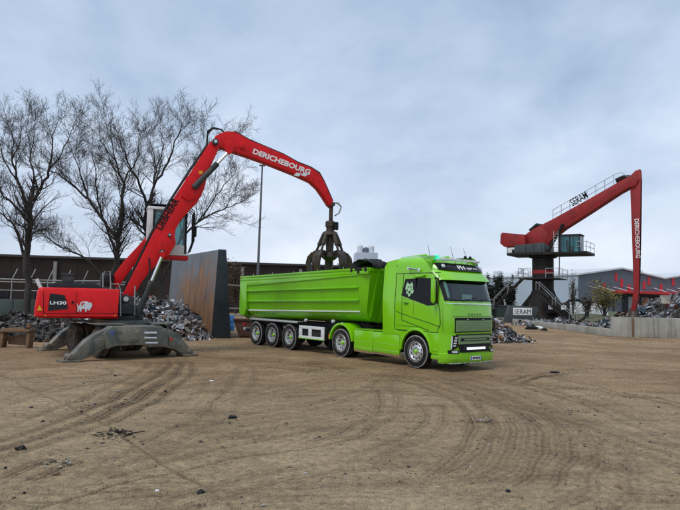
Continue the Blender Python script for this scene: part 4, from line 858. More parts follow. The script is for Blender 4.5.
mb = MB(); mb.box((cx1-.1, cy0-.05, cz1+.05), (.12, .12, .10)); mb.build('work_lamp', 'black', ecab, .02)

# ------------------------------------------------------------------ rusty partition slab
wa, wb = P(211, 337, 30.0), P(167, 300, 37.0); wa.z = wb.z = 0
wdir = (wb-wa).normalized(); wn = Vector((wdir.y, -wdir.x, 0)); wn = wn if wn.dot(-wa) < 0 else -wn      # wn points away from the camera
ht = P(213.8, 249.3, wa.y).z; L_ = (wb-wa).length
wall = thing('partition_wall', 'tall dark steel clad push wall streaked with rust, tapering at its end', 'wall', wa, math.atan2(wdir.y, wdir.x))
iw = TM[wall].inverted(); sgn = 1 if (iw.to_3x3() @ wn).y > 0 else -1
thb, tht = 1.05, .42
def rust_wall():
    m = mat('wall_rust', (.15, .165, .18), .55, .1, .18, .8, (.05, .055, .06), .25, 1.2, .2, 14, streak=True)
    t = m.node_tree; b = t.nodes['Principled BSDF']; L = t.links.new; src = b.inputs['Base Color'].links[0].from_socket
    tc = N(t, 'ShaderNodeTexCoord'); mpn = N(t, 'ShaderNodeMapping'); mpn.inputs['Scale'].default_value = (1.2, 1.2, .42); L(tc.outputs['Object'], mpn.inputs[0])
    nz = N(t, 'ShaderNodeTexNoise', i_Scale=1.5, i_Detail=9.0, i_Roughness=.66); L(mpn.outputs[0], nz.inputs['Vector'])
    d = N(t, 'ShaderNodeVectorMath', operation='SUBTRACT'); L(tc.outputs['Object'], d.inputs[0]); d.inputs[1].default_value = (2.6, 0, 1.2)
    dm = N(t, 'ShaderNodeVectorMath', operation='MULTIPLY'); L(d.outputs[0], dm.inputs[0]); dm.inputs[1].default_value = (.27, 0, .40)
    ln_ = N(t, 'ShaderNodeVectorMath', operation='LENGTH'); L(dm.outputs[0], ln_.inputs[0])
    sb = N(t, 'ShaderNodeMath', operation='MULTIPLY_ADD'); L(ln_.outputs['Value'], sb.inputs[0]); sb.inputs[1].default_value = -.36; L(nz.outputs[0], sb.inputs[2])
    r = N(t, 'ShaderNodeMapRange'); L(sb.outputs[0], r.inputs[0]); r.inputs[1].default_value = .05; r.inputs[2].default_value = .27; r.inputs[3].default_value = 0; r.inputs[4].default_value = .95
    rc = N(t, 'ShaderNodeValToRGB'); L(nz.outputs[0], rc.inputs[0]); e = rc.color_ramp.elements; e[0].position = .35; e[0].color = (.12, .062, .038, 1); e[1].position = .72; e[1].color = (.34, .165, .065, 1)
    mx = N(t, 'ShaderNodeMix', data_type='RGBA'); L(r.outputs[0], mx.inputs[0]); L(src, mx.inputs[6]); L(rc.outputs[0], mx.inputs[7]); L(mx.outputs[2], b.inputs['Base Color'])
rust_wall()
npan = 4
for q in range(npan):
    a, b = L_*q/npan, L_*(q+1)/npan-.012
    mb = MB(); dy = sgn*(tht-thb)/2
    f0, f1, k0, k1 = 0, sgn*.30, sgn*thb, sgn*(.30+tht)
    hh = ht
    vs_ = [(a, 0, 0), (b, 0, 0), (b, sgn*thb*.5, 0), (a, sgn*thb*.5, 0), (a, sgn*.22, hh), (b, sgn*.22, hh), (b, sgn*.42, hh), (a, sgn*.42, hh)]
    mb.hexa(vs_); mb.build('face_panel', 'wall_rust', wall, .02)
    mb = MB(); vs_ = [(a, sgn*thb*.505, 0), (b, sgn*thb*.505, 0), (b, sgn*thb, 0), (a, sgn*thb, 0), (a, sgn*.425, hh-.02), (b, sgn*.425, hh-.02), (b, sgn*.62, hh-.02), (a, sgn*.62, hh-.02)]; mb.hexa(vs_); mb.build('rear_panel', 'wall_end', wall, .02)
mb = MB(); mb.hexa([(-.03, -.0, 0), (-.003, -.0, 0), (-.003, sgn*thb, 0), (-.03, sgn*thb, 0), (-.03, sgn*.21, ht+.02), (-.003, sgn*.21, ht+.02), (-.003, sgn*.63, ht+.02), (-.03, sgn*.63, ht+.02)]); mb.build('end_plate', 'wall_end', wall, .008)

# ------------------------------------------------------------------ scrap heaps
def vcol_mat(name, rough=.5, metal=.3):
    m = bpy.data.materials.new(name); m.use_nodes = True; t = m.node_tree; b = t.nodes['Principled BSDF']; b.inputs['Roughness'].default_value = rough; b.inputs['Metallic'].default_value = metal
    a = N(t, 'ShaderNodeAttribute', attribute_name='Col'); tc = N(t, 'ShaderNodeTexCoord'); nz = N(t, 'ShaderNodeTexNoise', i_Scale=7.0, i_Detail=5.0); t.links.new(tc.outputs['Object'], nz.inputs['Vector'])
    mr = N(t, 'ShaderNodeMapRange'); t.links.new(nz.outputs[0], mr.inputs[0]); mr.inputs[1].default_value = .3; mr.inputs[2].default_value = .7; mr.inputs[3].default_value = .6; mr.inputs[4].default_value = 1.25
    sv = N(t, 'ShaderNodeVectorMath', operation='SCALE'); t.links.new(a.outputs['Color'], sv.inputs[0]); t.links.new(mr.outputs[0], sv.inputs['Scale']); t.links.new(sv.outputs[0], b.inputs['Base Color']); MATS[name] = m
vcol_mat('scrap')
PAL_L = [((.46, .46, .49), 8), ((.31, .31, .33), 9), ((.62, .62, .64), 5), ((.14, .14, .15), 9), ((.05, .045, .042), 9), ((.17, .085, .045), 5), ((.30, .26, .22), 4), ((.25, .05, .03), .5), ((.05, .12, .2), .4)]
PAL_D = [((.07, .065, .06), 10), ((.11, .10, .095), 8), ((.16, .15, .14), 5), ((.045, .04, .035), 8), ((.14, .09, .06), 5), ((.3, .3, .3), 1.2)]
PAL_R = [((.6, .61, .63), 9), ((.32, .32, .34), 7), ((.05, .045, .042), 9), ((.12, .11, .11), 7), ((.45, .17, .04), 1.2), ((.22, .13, .08), 2), ((.03, .12, .26), .3)]
def heap(name, label, pts, hmax, n, size, pal, seed, base_col=(.05, .045, .04), pw=1.0):
    """pts: list of (x, y, rx, ry, h) mounds"""
    r = random.Random(seed); mb = MB()
    x0 = min(p[0]-p[2] for p in pts); x1 = max(p[0]+p[2] for p in pts); y0 = min(p[1]-p[3] for p in pts); y1 = max(p[1]+p[3] for p in pts)
    def hz_(x, y):
        z = 0
        for cx, cy, rx, ry, h in pts:
            d = math.hypot((x-cx)/rx, (y-cy)/ry)
            if d < 1: z = max(z, h*(1-d**1.15)*(1+.12*math.sin(x*2.1+y)+.08*math.sin(y*3.7-x*1.3)))
        return z
    mb.col = base_col; nx, ny = 44, 30
    mb.grid(lambda u, v: Vector((x0+(x1-x0)*u, y0+(y1-y0)*v, hz_(x0+(x1-x0)*u, y0+(y1-y0)*v)-.06)), nx, ny)
    tw = sum(p[1] for p in pal); c = 0
    while c < n:
        x, y = r.uniform(x0, x1), r.uniform(y0, y1); z = hz_(x, y)
        if z < .02 and r.random() > .10: continue
        if z < .02 and not any(math.hypot((x-p[0])/p[2], (y-p[1])/p[3]) < 1.3 for p in pts): continue
        c += 1; q = r.uniform(0, tw)
        for col, wt in pal:
            q -= wt
            if q <= 0: break
        k = r.uniform(.75, 1.25); mb.col = tuple(min(.9, v*k) for v in col)
        s = size*(.3+1.7*r.random()**3.2); e_ = Matrix.Rotation(r.uniform(0, 2*PI), 3, 'Z') @ Matrix.Rotation(r.gauss(0, .7), 3, 'X') @ Matrix.Rotation(r.gauss(0, .7), 3, 'Y')
        o = Vector((x, y, max(z, .03)+r.uniform(-.02, .10)*size/.3)); ty = r.random()
        if r.random() < .014 and z > .1 and pal is not PAL_D and ty < .85: s = size*r.uniform(1.8, 3.6); mb.col = r.choice([(.17, .075, .035), (.12, .05, .03), (.09, .085, .08), (.35, .35, .36), (.22, .2, .17), (.05, .09, .12)])
        if ty < .62:        # crumpled sheet
            w_, l_ = s*r.uniform(.35, .8), s; b_ = r.uniform(-.35, .35)*s
            g_ = [Vector((-l_/2, -w_/2, r.uniform(-.1, .1)*s)), Vector((0, -w_/2, b_)), Vector((l_/2, -w_/2*r.uniform(.3, 1), r.uniform(-.2, .2)*s)), Vector((l_/2, w_/2, r.uniform(-.2, .2)*s)), Vector((0, w_/2*r.uniform(.5, 1.2), b_+r.uniform(-.1, .1)*s)), Vector((-l_/2, w_/2, r.uniform(-.2, .2)*s))]
            mb.add([o+e_ @ p for p in g_], [(0, 1, 4, 5), (1, 2, 3, 4)])
        elif ty < .85:      # strip or bar
            t_ = s*r.uniform(.05, .12); b_ = r.uniform(-.3, .3)*s
            mb.tube([o+e_ @ Vector((-s*.8, 0, 0)), o+e_ @ Vector((0, b_*.4, b_)), o+e_ @ Vector((s*.8, b_*.5, 0))], t_, 4)
        else:               # lump
            mb.box(o, (s*.6, s*.45, s*.35), e_)
    me = mb.mesh(name, 'scrap', smooth=0, fix=False); o = link(name, me); return tag(o, label, 'scrap heap', kind='stuff')
heap('scrap_heap', 'silvery heap of shredded scrap piled against the tall rusty wall', [(-10.0, 31.4, 3.7, 3.4, 2.1), (-12.6, 31.5, 4.4, 3.4, 1.7), (-8.5, 30.2, 2.0, 1.5, .9)], 2, 14000, .23, PAL_L, 5)
heap('scrap_heap', 'dark grey heap of fine scrap behind the red handler, by the green wall', [(-13.4, 27.6, 2.6, 2.2, 1.15), (-15.6, 29.0, 3.2, 2.4, 1.0)], 1, 5000, .17, PAL_D, 6)
heap('scrap_heap', 'loose heap of mixed shiny scrap on the dirt beside the green truck', [(7.7, 33.2, 2.5, 2.3, 1.55), (9.0, 33.2, 1.5, 1.3, .5)], 1, 5000, .22, PAL_R, 7)
heap('scrap_heap', 'big grey heap of scrap metal behind the tall concrete wall', [(38, 62, 9.0, 9, 3.6), (35, 59.5, 6.0, 6, 3.4), (44, 62, 9, 8, 3.8), (32.2, 60.5, 3.4, 3.6, 2.4)], 1, 12000, .5, PAL_L, 8)
heap('scrap_heap', 'low scatter of dark scrap between the low concrete wall and the crane', [(21, 57, 4.5, 2.4, .55), (26, 55, 4.5, 2.2, .5)], 1, 1500, .3, PAL_L, 9)

# ------------------------------------------------------------------ concrete walls on the right
def cwall(name, label, a, b, z0, z1, th, n, mats, pan='wall_panel', post=False):
    L_ = (b-a).length; d = (b-a).normalized(); t = thing(name, label, 'wall', a, math.atan2(d.y, d.x)); r = random.Random(hash(name) % 97 if False else len(label))
    for q in range(n):
        x0, x1 = L_*q/n, L_*(q+1)/n-.02; h0, h1 = z0+(z1-z0)*q/n, z0+(z1-z0)*(q+1)/n; dy = r.uniform(-.02, .02)
        mb = MB(); mb.hexa([(x0, dy, 0), (x1, dy, 0), (x1, th+dy, 0), (x0, th+dy, 0), (x0, dy+.03, h0), (x1, dy+.03, h1), (x1, th+dy, h1), (x0, th+dy, h0)]); mb.build(pan, mats[q % len(mats)], t, .025)
    return t
ca_ = G(613, 336.5); cb_ = G(524, 325.6); cfar = G(505, 321.5)
lw = cwall('low_concrete_wall', 'long low concrete kerb wall running back towards the crane', ca_, cfar, .52, .42, .35, 14, ['concrete', 'concrete_b', 'concrete'])
cr_ = G(680, 338.6); cr2 = ca_+(cr_-ca_)*2.2
tw_ = cwall('tall_concrete_wall', 'stained waist-high concrete wall in front of the big scrap heap', ca_+Vector((-.05, -.03, 0)), cr2, 1.32, 1.36, .45, 7, ['concrete', 'concrete_b', 'concrete_b'])
mb = MB(); L_ = (cr2-ca_).length
for q in (1,): mb.box((L_*q/7-.01, -.02, .66), (.12, .06, 1.28))
mb.build('steel_post', 'rust_tan', tw_, .01)
for i, px in enumerate((655, 668, 646)):
    mb = MB(); p = iw and TM[tw_].inverted() @ PP(px, 320, ca_, Vector((0, 1, 0))); mb.box((p.x, -.0, .64), (.05, .07, 1.22)); mb.build('wall_rib', 'concrete_b', tw_, .01)

# ------------------------------------------------------------------ pedestal crane
CD = 64.; CC = P(543, 323.5, CD); CC.z = 0
root, tipc = P(527, 243, 66.5), P(637, 178, 60.); cdv = (tipc-root); cdv.z = 0; cdv.normalize(); CY = math.atan2(cdv.y, cdv.x); cl_ = Vector((-cdv.y, cdv.x, 0))
crane = thing('pedestal_crane', 'old red scrap crane with long boom standing on a black pedestal', 'crane', CC, CY)
def CX(px, py, yl=0.): return TM[crane].inverted() @ PP(px, py, CC+cl_*yl, cl_)
def cplate(pts, y0, y1, name, m, par=crane, bevel=.02):
    q = [CX(x, y, (y0+y1)/2) for x, y in pts]; mb = MB(); mb.extrude([(p.x, y0, p.z) for p in q], (0, y1-y0, 0)); return mb.build(name, m, par, bevel)
# pedestal: splayed base, column, gallery
mb = MB(); mb.lathe([(2.4, 0), (2.3, .5), (1.25, 3.4), (1.15, 3.6)], (0, 0, 0), (0, 0, 1), 8); ped = mb.build('pedestal_base', 'crane_black', crane, smooth=20)
mb = MB(); mb.lathe([(1.12, 3.6), (1.12, 7.0), (1.45, 7.05), (1.45, 7.25)], (0, 0, 0), (0, 0, 1), 20); mb.build('column', 'crane_black', crane)
mb = MB(); mb.lathe([(1.14, 5.3), (1.14, 5.7)], (0, 0, 0), (0, 0, 1), 20, False); mb.build('column_band', 'red_old', crane)
for a in range(4):
    aa = rad(45+90*a); d = Vector((math.cos(aa), math.sin(aa), 0)); t_ = Vector((-d.y, d.x, 0)); mb = MB(); mb.extrude([d*1.0+t_*.08+Vector((0, 0, 3.6)), d*1.0+t_*.08, d*3.6+t_*.08, d*3.6+t_*.08+Vector((0, 0, .5))], -t_*.16); mb.build('buttress', 'crane_black', crane)
mb = MB(); mb.box((0, 0, .2), (6.2, 5.2, .4)); mb.build('footing', 'crane_black', crane, .03)
mb = MB(); mb.box((0, 0, 4.75), (4.2, 3.6, .12)); gal = mb.build('gallery', 'crane_black', crane, .01)
def railing(par, pts, z, h=1.0, m='rail_grey', r=.03, step=1.3):
    for (xa, ya), (xb, yb) in zip(pts, pts[1:]):
        for hh in (h*.5, h):
            mb = MB(); mb.tube([(xa, ya, z+hh), (xb, yb, z+hh)], r, 5); mb.build('rail', m, par)
        n = max(1, int(math.hypot(xb-xa, yb-ya)/step))
        for q in range(n+1):
            mb = MB(); mb.tube([(xa+(xb-xa)*q/n, ya+(yb-ya)*q/n, z), (xa+(xb-xa)*q/n, ya+(yb-ya)*q/n, z+h)], r, 5); mb.build('rail_post', m, par)
railing(gal, [(-2.1, 1.8), (-2.1, -1.8), (-.8, -1.8)], 4.81); railing(gal, [(.8, -1.8), (2.1, -1.8), (2.1, 1.8)], 4.81)
# stairs: one flight each side
def stairs(p0, p1, wd, n, par=crane):
    p0, p1 = Vector(p0), Vector(p1); d = p1-p0; sd = Vector((-d.y, d.x, 0)).normalized()*wd/2; st_ = None
    for s in (-1, 1):
        mb = MB(); mb.extrude([p0+sd*s+Vector((0, 0, .25)), p0+sd*s-Vector((0, 0, .1)), p1+sd*s-Vector((0, 0, .15)), p1+sd*s+Vector((0, 0, .15))], sd.normalized()*.06)
        o = mb.build('stair_stringer', 'crane_black', par if st_ is None else st_); st_ = st_ or o
        mb = MB(); mb.tube([p0+sd*s+Vector((0, 0, 1.0)), p1+sd*s+Vector((0, 0, 1.0))], .03, 5); mb.build('stair_rail', 'rail_grey', st_)
        for q in (0, .5, 1):
            mb = MB(); mb.tube([p0+d*q+sd*s, p0+d*q+sd*s+Vector((0, 0, 1.0))], .03, 5); mb.build('rail_post', 'rail_grey', st_)
    for q in range(1, n):
        mb = MB(); c = p0+d*(q/n); R_ = Matrix.Rotation(math.atan2(d.y, d.x), 3, 'Z'); mb.box(c, (.24, wd, .04), R_); mb.build('stair_tread', 'crane_black', st_)
stairs((-4.6, -2.4, 1.5), (-1.6, -1.9, 4.7), .8, 11); stairs((3.6, -3.0, .2), (.2, -2.6, 3.4), .8, 12)
mb = MB(); mb.box((-5.0, -2.3, 1.35), (1.3, 1.2, .12)); mb.box((-5.0, -2.3, .68), (1.0, .9, 1.3)); mb.build('stair_landing', 'crane_black', crane, .02)
railing(crane, [(-5.6, -2.85), (-4.5, -2.85)], 1.4)
# cable reel
rl = CX(575, 309, -1.5); mb = MB(); mb.lathe([(1.05, -.22), (1.25, -.22), (1.25, -.14), (1.0, -.1), (1.0, .1), (1.25, .14), (1.25, .22), (1.05, .22)], (rl.x, -1.5, 1.45), (.35, -1, 0), 24, False); reel = mb.build('cable_reel', 'crane_black', crane)
ax_ = Vector((.35, -1, 0)).normalized(); u_ = Vector((0, 0, 1)); v_ = ax_.cross(u_)
for q in range(12):
    a = 2*PI*q/12; d = u_*math.cos(a)+v_*math.sin(a); o = Vector((rl.x, -1.5, 1.45))+ax_*.22
    mb = MB(); mb.tube([o+d*.15, o+d*1.35], .035, 5); mb.build('reel_spoke', 'rail_dark', reel)
mb = MB(); mb.box((rl.x-1.6, -1.9, 1.7), (2.2, .8, 1.1)); mb.build('electric_cabinet', 'crane_black', crane, .02)
for x in (-2.2, -.9):
    mb = MB(); mb.box((rl.x+x, -2.33, 1.75), (.5, .06, .45)); mb.build('notice', 'white_frame', crane)
# superstructure
mb = MB(); xa, xb = CX(507, 256, -1.8).x, CX(587, 256, -1.8).x; mb.box(((xa+xb)/2, 0, 7.4), (xb-xa, 3.8, .28)); dk_ = mb.build('deck', 'crane_black', crane, .02)
cplate([(519.5, 246.5), (548, 244), (549.5, 246), (549.5, 255.5), (519.5, 256)], -1.75, 1.75, 'machinery_housing', 'crane_grey')
for px in (526, 534, 542):
    a_ = CX(px, 250, -1.76); mb = MB(); mb.box((a_.x, -1.765, a_.z), (.05, .03, 1.1)); mb.build('housing_rib', 'crane_black', crane)
cplate([(505.5, 236), (507, 234), (529, 236), (530, 247), (509, 248), (505, 244.5)], -1.6, 1.6, 'counterweight', 'red_old', bevel=.03)
cplate([(508.5, 248), (519, 247), (519, 255), (508.5, 255.5)], -1.5, -.9, 'pump_unit', 'white_frame'); cplate([(512, 249.5), (515.5, 249.5), (515.5, 254), (512, 254)], -1.55, -1.49, 'pump_fan', 'black')
cplate([(508.5, 248), (519, 247), (519, 255), (508.5, 255.5)], .4, 1.5, 'pump_unit', 'crane_grey')
# boom
cb_o = [(522, 246), (523, 238.5), (530, 233), (536, 229), (553, 220.5), (590, 200), (618, 184), (628, 178.5), (636, 174), (640, 180), (636, 187), (630, 188.5), (621, 193.5), (592, 212.5), (566, 229), (556, 237), (549, 246)]
cbm = cplate(cb_o, -.65, .65, 'boom', 'red_old', crane, .03)
for y in (-.70, .62): cplate([(526, 246), (531, 231), (540, 227), (548, 232), (545, 246)], y, y+.08, 'boom_root_plate', 'red_old', cbm)
for y in (-.9, .7):
    p0, p1 = CX(548, 252, y), CX(563, 224, y); mb = MB(); mb.tube([(p0.x, y, p0.z), (p1.x, y, p1.z)], .16, 10); mb.build('boom_cylinder', 'crane_black', cbm)
p0, p1, p2 = CX(530, 231), CX(537, 225), CX(542, 226); mb = MB(); mb.tube([(p0.x, 0, p0.z), (p1.x, 0, p1.z), (p2.x, 0, p2.z)], .22, 8); mb.build('hose_bundle', 'crane_black', cbm)
p0, p1 = CX(616, 181), CX(630, 177.5); mb = MB(); mb.tube([(p0.x, 0, p0.z), ((p0.x+p1.x)/2, 0, (p0.z+p1.z)/2+.15), (p1.x, 0, p1.z)], .26, 8); mb.build('hose_bundle', 'crane_black', cbm)
# walkway rail along the boom top
ra, rb = CX(553, 220.5, -.5), CX(614, 186, -.5); dv_ = rb-ra; 
for hh in (.55, 1.15):
    mb = MB(); mb.tube([ra+Vector((0, 0, hh)), rb+Vector((0, 0, hh))], .03, 5); mb.build('rail', 'rail_grey', cbm)
for q in range(8):
    mb = MB(); p = ra+dv_*(q/7); mb.tube([p, p+Vector((0, 0, 1.15))], .03, 5); mb.build('rail_post', 'rail_grey', cbm)
mb = MB(); p = rb; mb.tube([p+Vector((0, 0, 1.15)), p+Vector((.7, 0, 1.35)), p+Vector((1.3, 0, .8)), p+Vector((1.4, 0, .2))], .03, 5); mb.build('rail', 'rail_grey', cbm)
q0, q1 = ra+dv_*.34, ra+dv_*.60; dvn = (q1-q0).normalized(); upn = Vector((-dvn.z, 0, dvn.x))
text('boom_letters', 'SERAM', 'ink', cbm, q0+Vector((0, -.05, .28)), dvn, upn, (q1-q0).length, .80, .03, bold=.012)
# stick
cs_o = [(631.5, 176), (636, 171.5), (641, 170), (641.5, 178), (640.5, 240), (639.5, 292), (638, 301), (635.5, 311), (631.5, 310), (633, 300), (634.3, 290), (632.5, 230), (631, 190)]
cst = cplate(cs_o, -.45, .45, 'stick', 'red_old', crane, .02)
t0, t1 = CX(634.4, 219, -.47), CX(636, 258, -.47); text('stick_letters', 'DERICHEBOURG', 'white_paint', cst, (t0.x, -.452, t0.z), (t1.x-t0.x, 0, t1.z-t0.z), (-(t1.z-t0.z), 0, (t1.x-t0.x)), (t1-t0).length, .40, .02, bold=.012)
mb = MB(); pts = [CX(x, y) for x, y in ((641.2, 180), (640.9, 205), (640.5, 230), (640.0, 255), (639.5, 280), (638.6, 296))]
mb.tube([(p.x+.06, -.2, p.z) for p in pts], .06, 6); mb.build('hydraulic_hose', 'hose', cst)
p = CX(633.5, 310); mb = MB(); mb.lathe([(.3, .2), (.45, 0), (.5, -.5), (.8, -.9), (.7, -1.1)], (p.x, 0, p.z), (0, 0, 1), 10); cg_ = mb.build('grapple', 'grapple_steel', crane)
for q in range(5):
    a = 2*PI*q/5; d = Vector((math.cos(a), math.sin(a), 0)); o = Vector((p.x, 0, p.z-.7)); mb = MB(); mb.tube([o+d*.5, o+d*1.0-Vector((0, 0, .3)), o+d*.95-Vector((0, 0, .8)), o+d*.5-Vector((0, 0, 1.15))], [.16, .2, .17, .05], 6); mb.build('tine', 'grapple_steel', cg_)
# operator cab
a_, b_ = CX(558, 254, -1.6), CX(580, 234, -1.6); kx0, kx1, kz0, kz1 = a_.x, b_.x, a_.z, b_.z
ky0, ky1 = -1.75, -.1
mb = MB(); mb.box(((kx0+kx1)/2, (ky0+ky1)/2, kz0+.1), (kx1-kx0, ky1-ky0, .2)); kc = mb.build('operator_cab', 'crane_black', crane, .02)
mb = MB(); mb.box(((kx0+kx1)/2, (ky0+ky1)/2, kz1-.06), (kx1-kx0+.2, ky1-ky0+.1, .14)); mb.build('roof', 'crane_black', kc, .03)
mb = MB(); mb.box((kx0+.06, (ky0+ky1)/2, (kz0+kz1)/2), (.1, ky1-ky0-.02, kz1-kz0-.3)); mb.build('rear_wall', 'cream', kc)
for x in (kx0+.2, (kx0+kx1)/2+.1, kx1-.05):
    for y in (ky0+.04, ky1-.04):
        mb = MB(); mb.box((x, y, (kz0+kz1)/2), (.1, .08, kz1-kz0-.25)); mb.build('pillar', 'crane_black', kc)
for a, b in ((kx0+.25, (kx0+kx1)/2+.05), ((kx0+kx1)/2+.15, kx1-.1)):
    mb = MB(); mb.box(((a+b)/2, ky0+.05, (kz0+kz1)/2+.1), (b-a, .02, kz1-kz0-.45)); mb.build('side_glass', 'crane_glass', kc)
    mb = MB(); mb.box(((a+b)/2, ky1-.05, (kz0+kz1)/2+.1), (b-a, .02, kz1-kz0-.45)); mb.build('side_glass', 'crane_glass', kc)
mb = MB(); mb.box((kx1-.03, (ky0+ky1)/2, (kz0+kz1)/2+.1), (.02, ky1-ky0-.15, kz1-kz0-.45)); mb.build('front_glass', 'crane_glass', kc)
mb = MB(); mb.box((kx0+1.0, (ky0+ky1)/2, kz0+.6), (.6, .6, .5)); mb.box((kx0+.75, (ky0+ky1)/2, kz0+1.1), (.16, .6, .8)); mb.build('seat', 'seat', kc, .04)
railing(dk_, [(xb-1.0, -1.85), (xb-.05, -1.85), (xb-.05, 1.85)], 7.54); 
lx = kx0-.35
for dx in (0, .45):
    mb = MB(); mb.tube([(lx+dx, -1.9, 7.5), (lx+dx, -1.9, 9.7)], .035, 5); mb.build('ladder_rail', 'rail_grey', crane)
for q in range(7):
    mb = MB(); mb.tube([(lx, -1.9, 7.7+.28*q), (lx+.45, -1.9, 7.7+.28*q)], .025, 5); mb.build('ladder_rung', 'rail_grey', crane)
mb = MB(); mb.tube([(1.9, -.6, 7.2), (1.9, -.6, 4.9)], .06, 6); mb.build('cable_pipe', 'rail_grey', crane)
# nameplate block in front of the pedestal
nb_ = P(522, 317, 63.); nb_.z = 0
blk = thing('crane_ballast', 'grey sloped ballast block carrying a white nameplate beside the crane pedestal', 'ballast block', nb_, rad(-3))
mb = MB(); mb.prism([(-1.9, 0), (2.0, 0), (1.5, 1.75), (-1.4, 1.8)], -.6, .6); mb.build('block', 'crane_grey', blk, .04)
mb = MB(); mb.box((-.1, -.62, 1.22), (1.95, .03, .75)); npl = mb.build('nameplate', 'plate_white', blk, .01)
text('nameplate_letters', 'SERAM', 'ink', npl, (-.95, -.637, .97), (1, 0, 0), (0, 0, 1), 1.7, .5, .01, bold=.0)

# ------------------------------------------------------------------ bare trees behind the handler
def tree(name, label, limbs, Y, seed, r0=.30, dens=1.0):
    r = random.Random(seed); base = P(limbs[0][0][0], limbs[0][0][1], Y); base.z = 0
    t = thing(name, label, 'tree', base, 0, 'bare trees behind the handler'); tr = MB(); tw = MB()
    def grow(p, d, L, rad_, lev):
        n = 4 if lev < 2 else 2; pts = [p]; dd = d.normalized(); rs = [rad_]; 
        for i in range(n):
            dd = (dd+Vector((r.gauss(0, .22), r.gauss(0, .22), r.gauss(.09, .16)))).normalized(); pts.append(pts[-1]+dd*L/n); rs.append(max(.0045, rad_*(1-.75*(i+1)/n)))
        (tr if rad_ > .05 else tw).tube(pts, rs, 5 if rad_ > .05 else 3, cap=False)
        if lev >= 3: return
        nc = int({0: 9, 1: 10, 2: 9}[lev]*dens*r.uniform(.8, 1.2))
        for q in range(nc):
            f = .2+.8*(q+r.random())/nc; i = min(n-1, int(f*n)); pp = pts[i].lerp(pts[i+1], f*n-i); tg = (pts[i+1]-pts[i]).normalized()
            sd = Vector((r.gauss(0, 1), r.gauss(0, 1), r.gauss(.25, .8))); sd = (sd-tg*sd.dot(tg)).normalized()
            a = r.uniform(.45, 1.0); grow(pp, tg*math.cos(a)+sd*math.sin(a), L*r.uniform(.32, .6)*(1.1-.4*f), max(.0055, rad_*r.uniform(.35, .55)*(1-.5*f)), lev+1)
    for k, (lm) in enumerate(limbs):
        ra, rb = ((.60 if k else .66)*q for q in lm[-1]); px = lm[:-1]; dz = r.uniform(-1, 1)*(2.6 if k else .3); n = len(px)
        pts = [P(x, y+max(0, 215-y)*.17, Y+(dz*i/(n-1) if k else 0)) for i, (x, y) in enumerate(px)]
        if k == 0: pts[0].z = -.1
        fine = []
        for i in range(n-1):
            for q in range(4): fine.append(pts[i].lerp(pts[i+1], q/4)+Vector((r.gauss(0, .05), r.gauss(0, .05), r.gauss(0, .04)))*(1 if q else 0))
        fine.append(pts[-1]); m_ = len(fine); rs = [ra+(rb-ra)*i/(m_-1) for i in range(m_)]; tr.tube(fine, rs, 8)
        Ls = sum((pts[i+1]-pts[i]).length for i in range(n-1)); nc = int(Ls*2.6*dens)
        for q in range(nc):
            f = (.25 if k else .55)+(.75 if k else .45)*(q+r.random())/nc; i = min(m_-2, int(f*(m_-1))); pp = fine[i].lerp(fine[i+1], f*(m_-1)-i); tg = (fine[i+1]-fine[i]).normalized()
            sd = Vector((r.gauss(0, 1), r.gauss(0, 1), r.gauss(.3, .7))); sd = (sd-tg*sd.dot(tg)).normalized(); a = r.uniform(.4, .95)
            grow(pp, tg*math.cos(a)+sd*math.sin(a), r.uniform(1.3, 3.0)*(1.15-.35*f), min(.06, rs[i]*r.uniform(.3, .55)), 1)
        grow(fine[-1], fine[-1]-fine[-2], 2.0, rb, 1)
    tr.build('trunk', 'bark', t, world=True, fix=False, smooth=60); c = tw.build('crown', 'twig', t, world=True, fix=False, smooth=0); tag(c, kind='stuff')
tree('bare_tree', 'bare tree with forked trunk nearest the green wall, behind the handler tail', [
    [(27, 335), (28, 290), (26, 258), (29, 232), (30, 200), (.34, .22)], [(29, 205), (38, 186), (48, 164), (52, 140), (55, 112), (.2, .04)], [(30, 210), (18, 175), (12, 150), (13, 120), (.17, .04)],
    [(29, 222), (12, 200), (2, 190), (-12, 160), (.15, .04)], [(26, 262), (14, 225), (0, 212), (.17, .06)], [(48, 164), (62, 140), (72, 112), (.09, .03)], [(18, 175), (4, 150), (-2, 118), (.09, .03)], [(38, 186), (30, 150), (34, 108), (.1, .03)], [(12, 150), (20, 128), (24, 104), (.07, .02)]], 36, 21, dens=1.0)
tree('bare_tree', 'bare tree with long slanting limb, rising behind the handler cab', [
    [(105, 338), (112, 290), (117, 256), (119, 232), (.34, .24)], [(118, 240), (105, 222), (88, 195), (70, 176), (52, 163), (.2, .05)], [(119, 234), (122, 205), (124, 178), (116, 150), (108, 115), (.2, .03)],
    [(117, 256), (108, 232), (100, 205), (96, 170), (92, 140), (.16, .03)], [(124, 178), (136, 150), (140, 120), (.1, .03)], [(88, 195), (80, 165), (72, 138), (.10, .03)], [(116, 150), (100, 125), (98, 100), (.08, .02)], [(70, 252), (50, 240), (45, 233), (.05, .03)], [(112, 285), (85, 258), (60, 247), (46, 236), (.13, .04)]], 37.5, 22, dens=1.0)
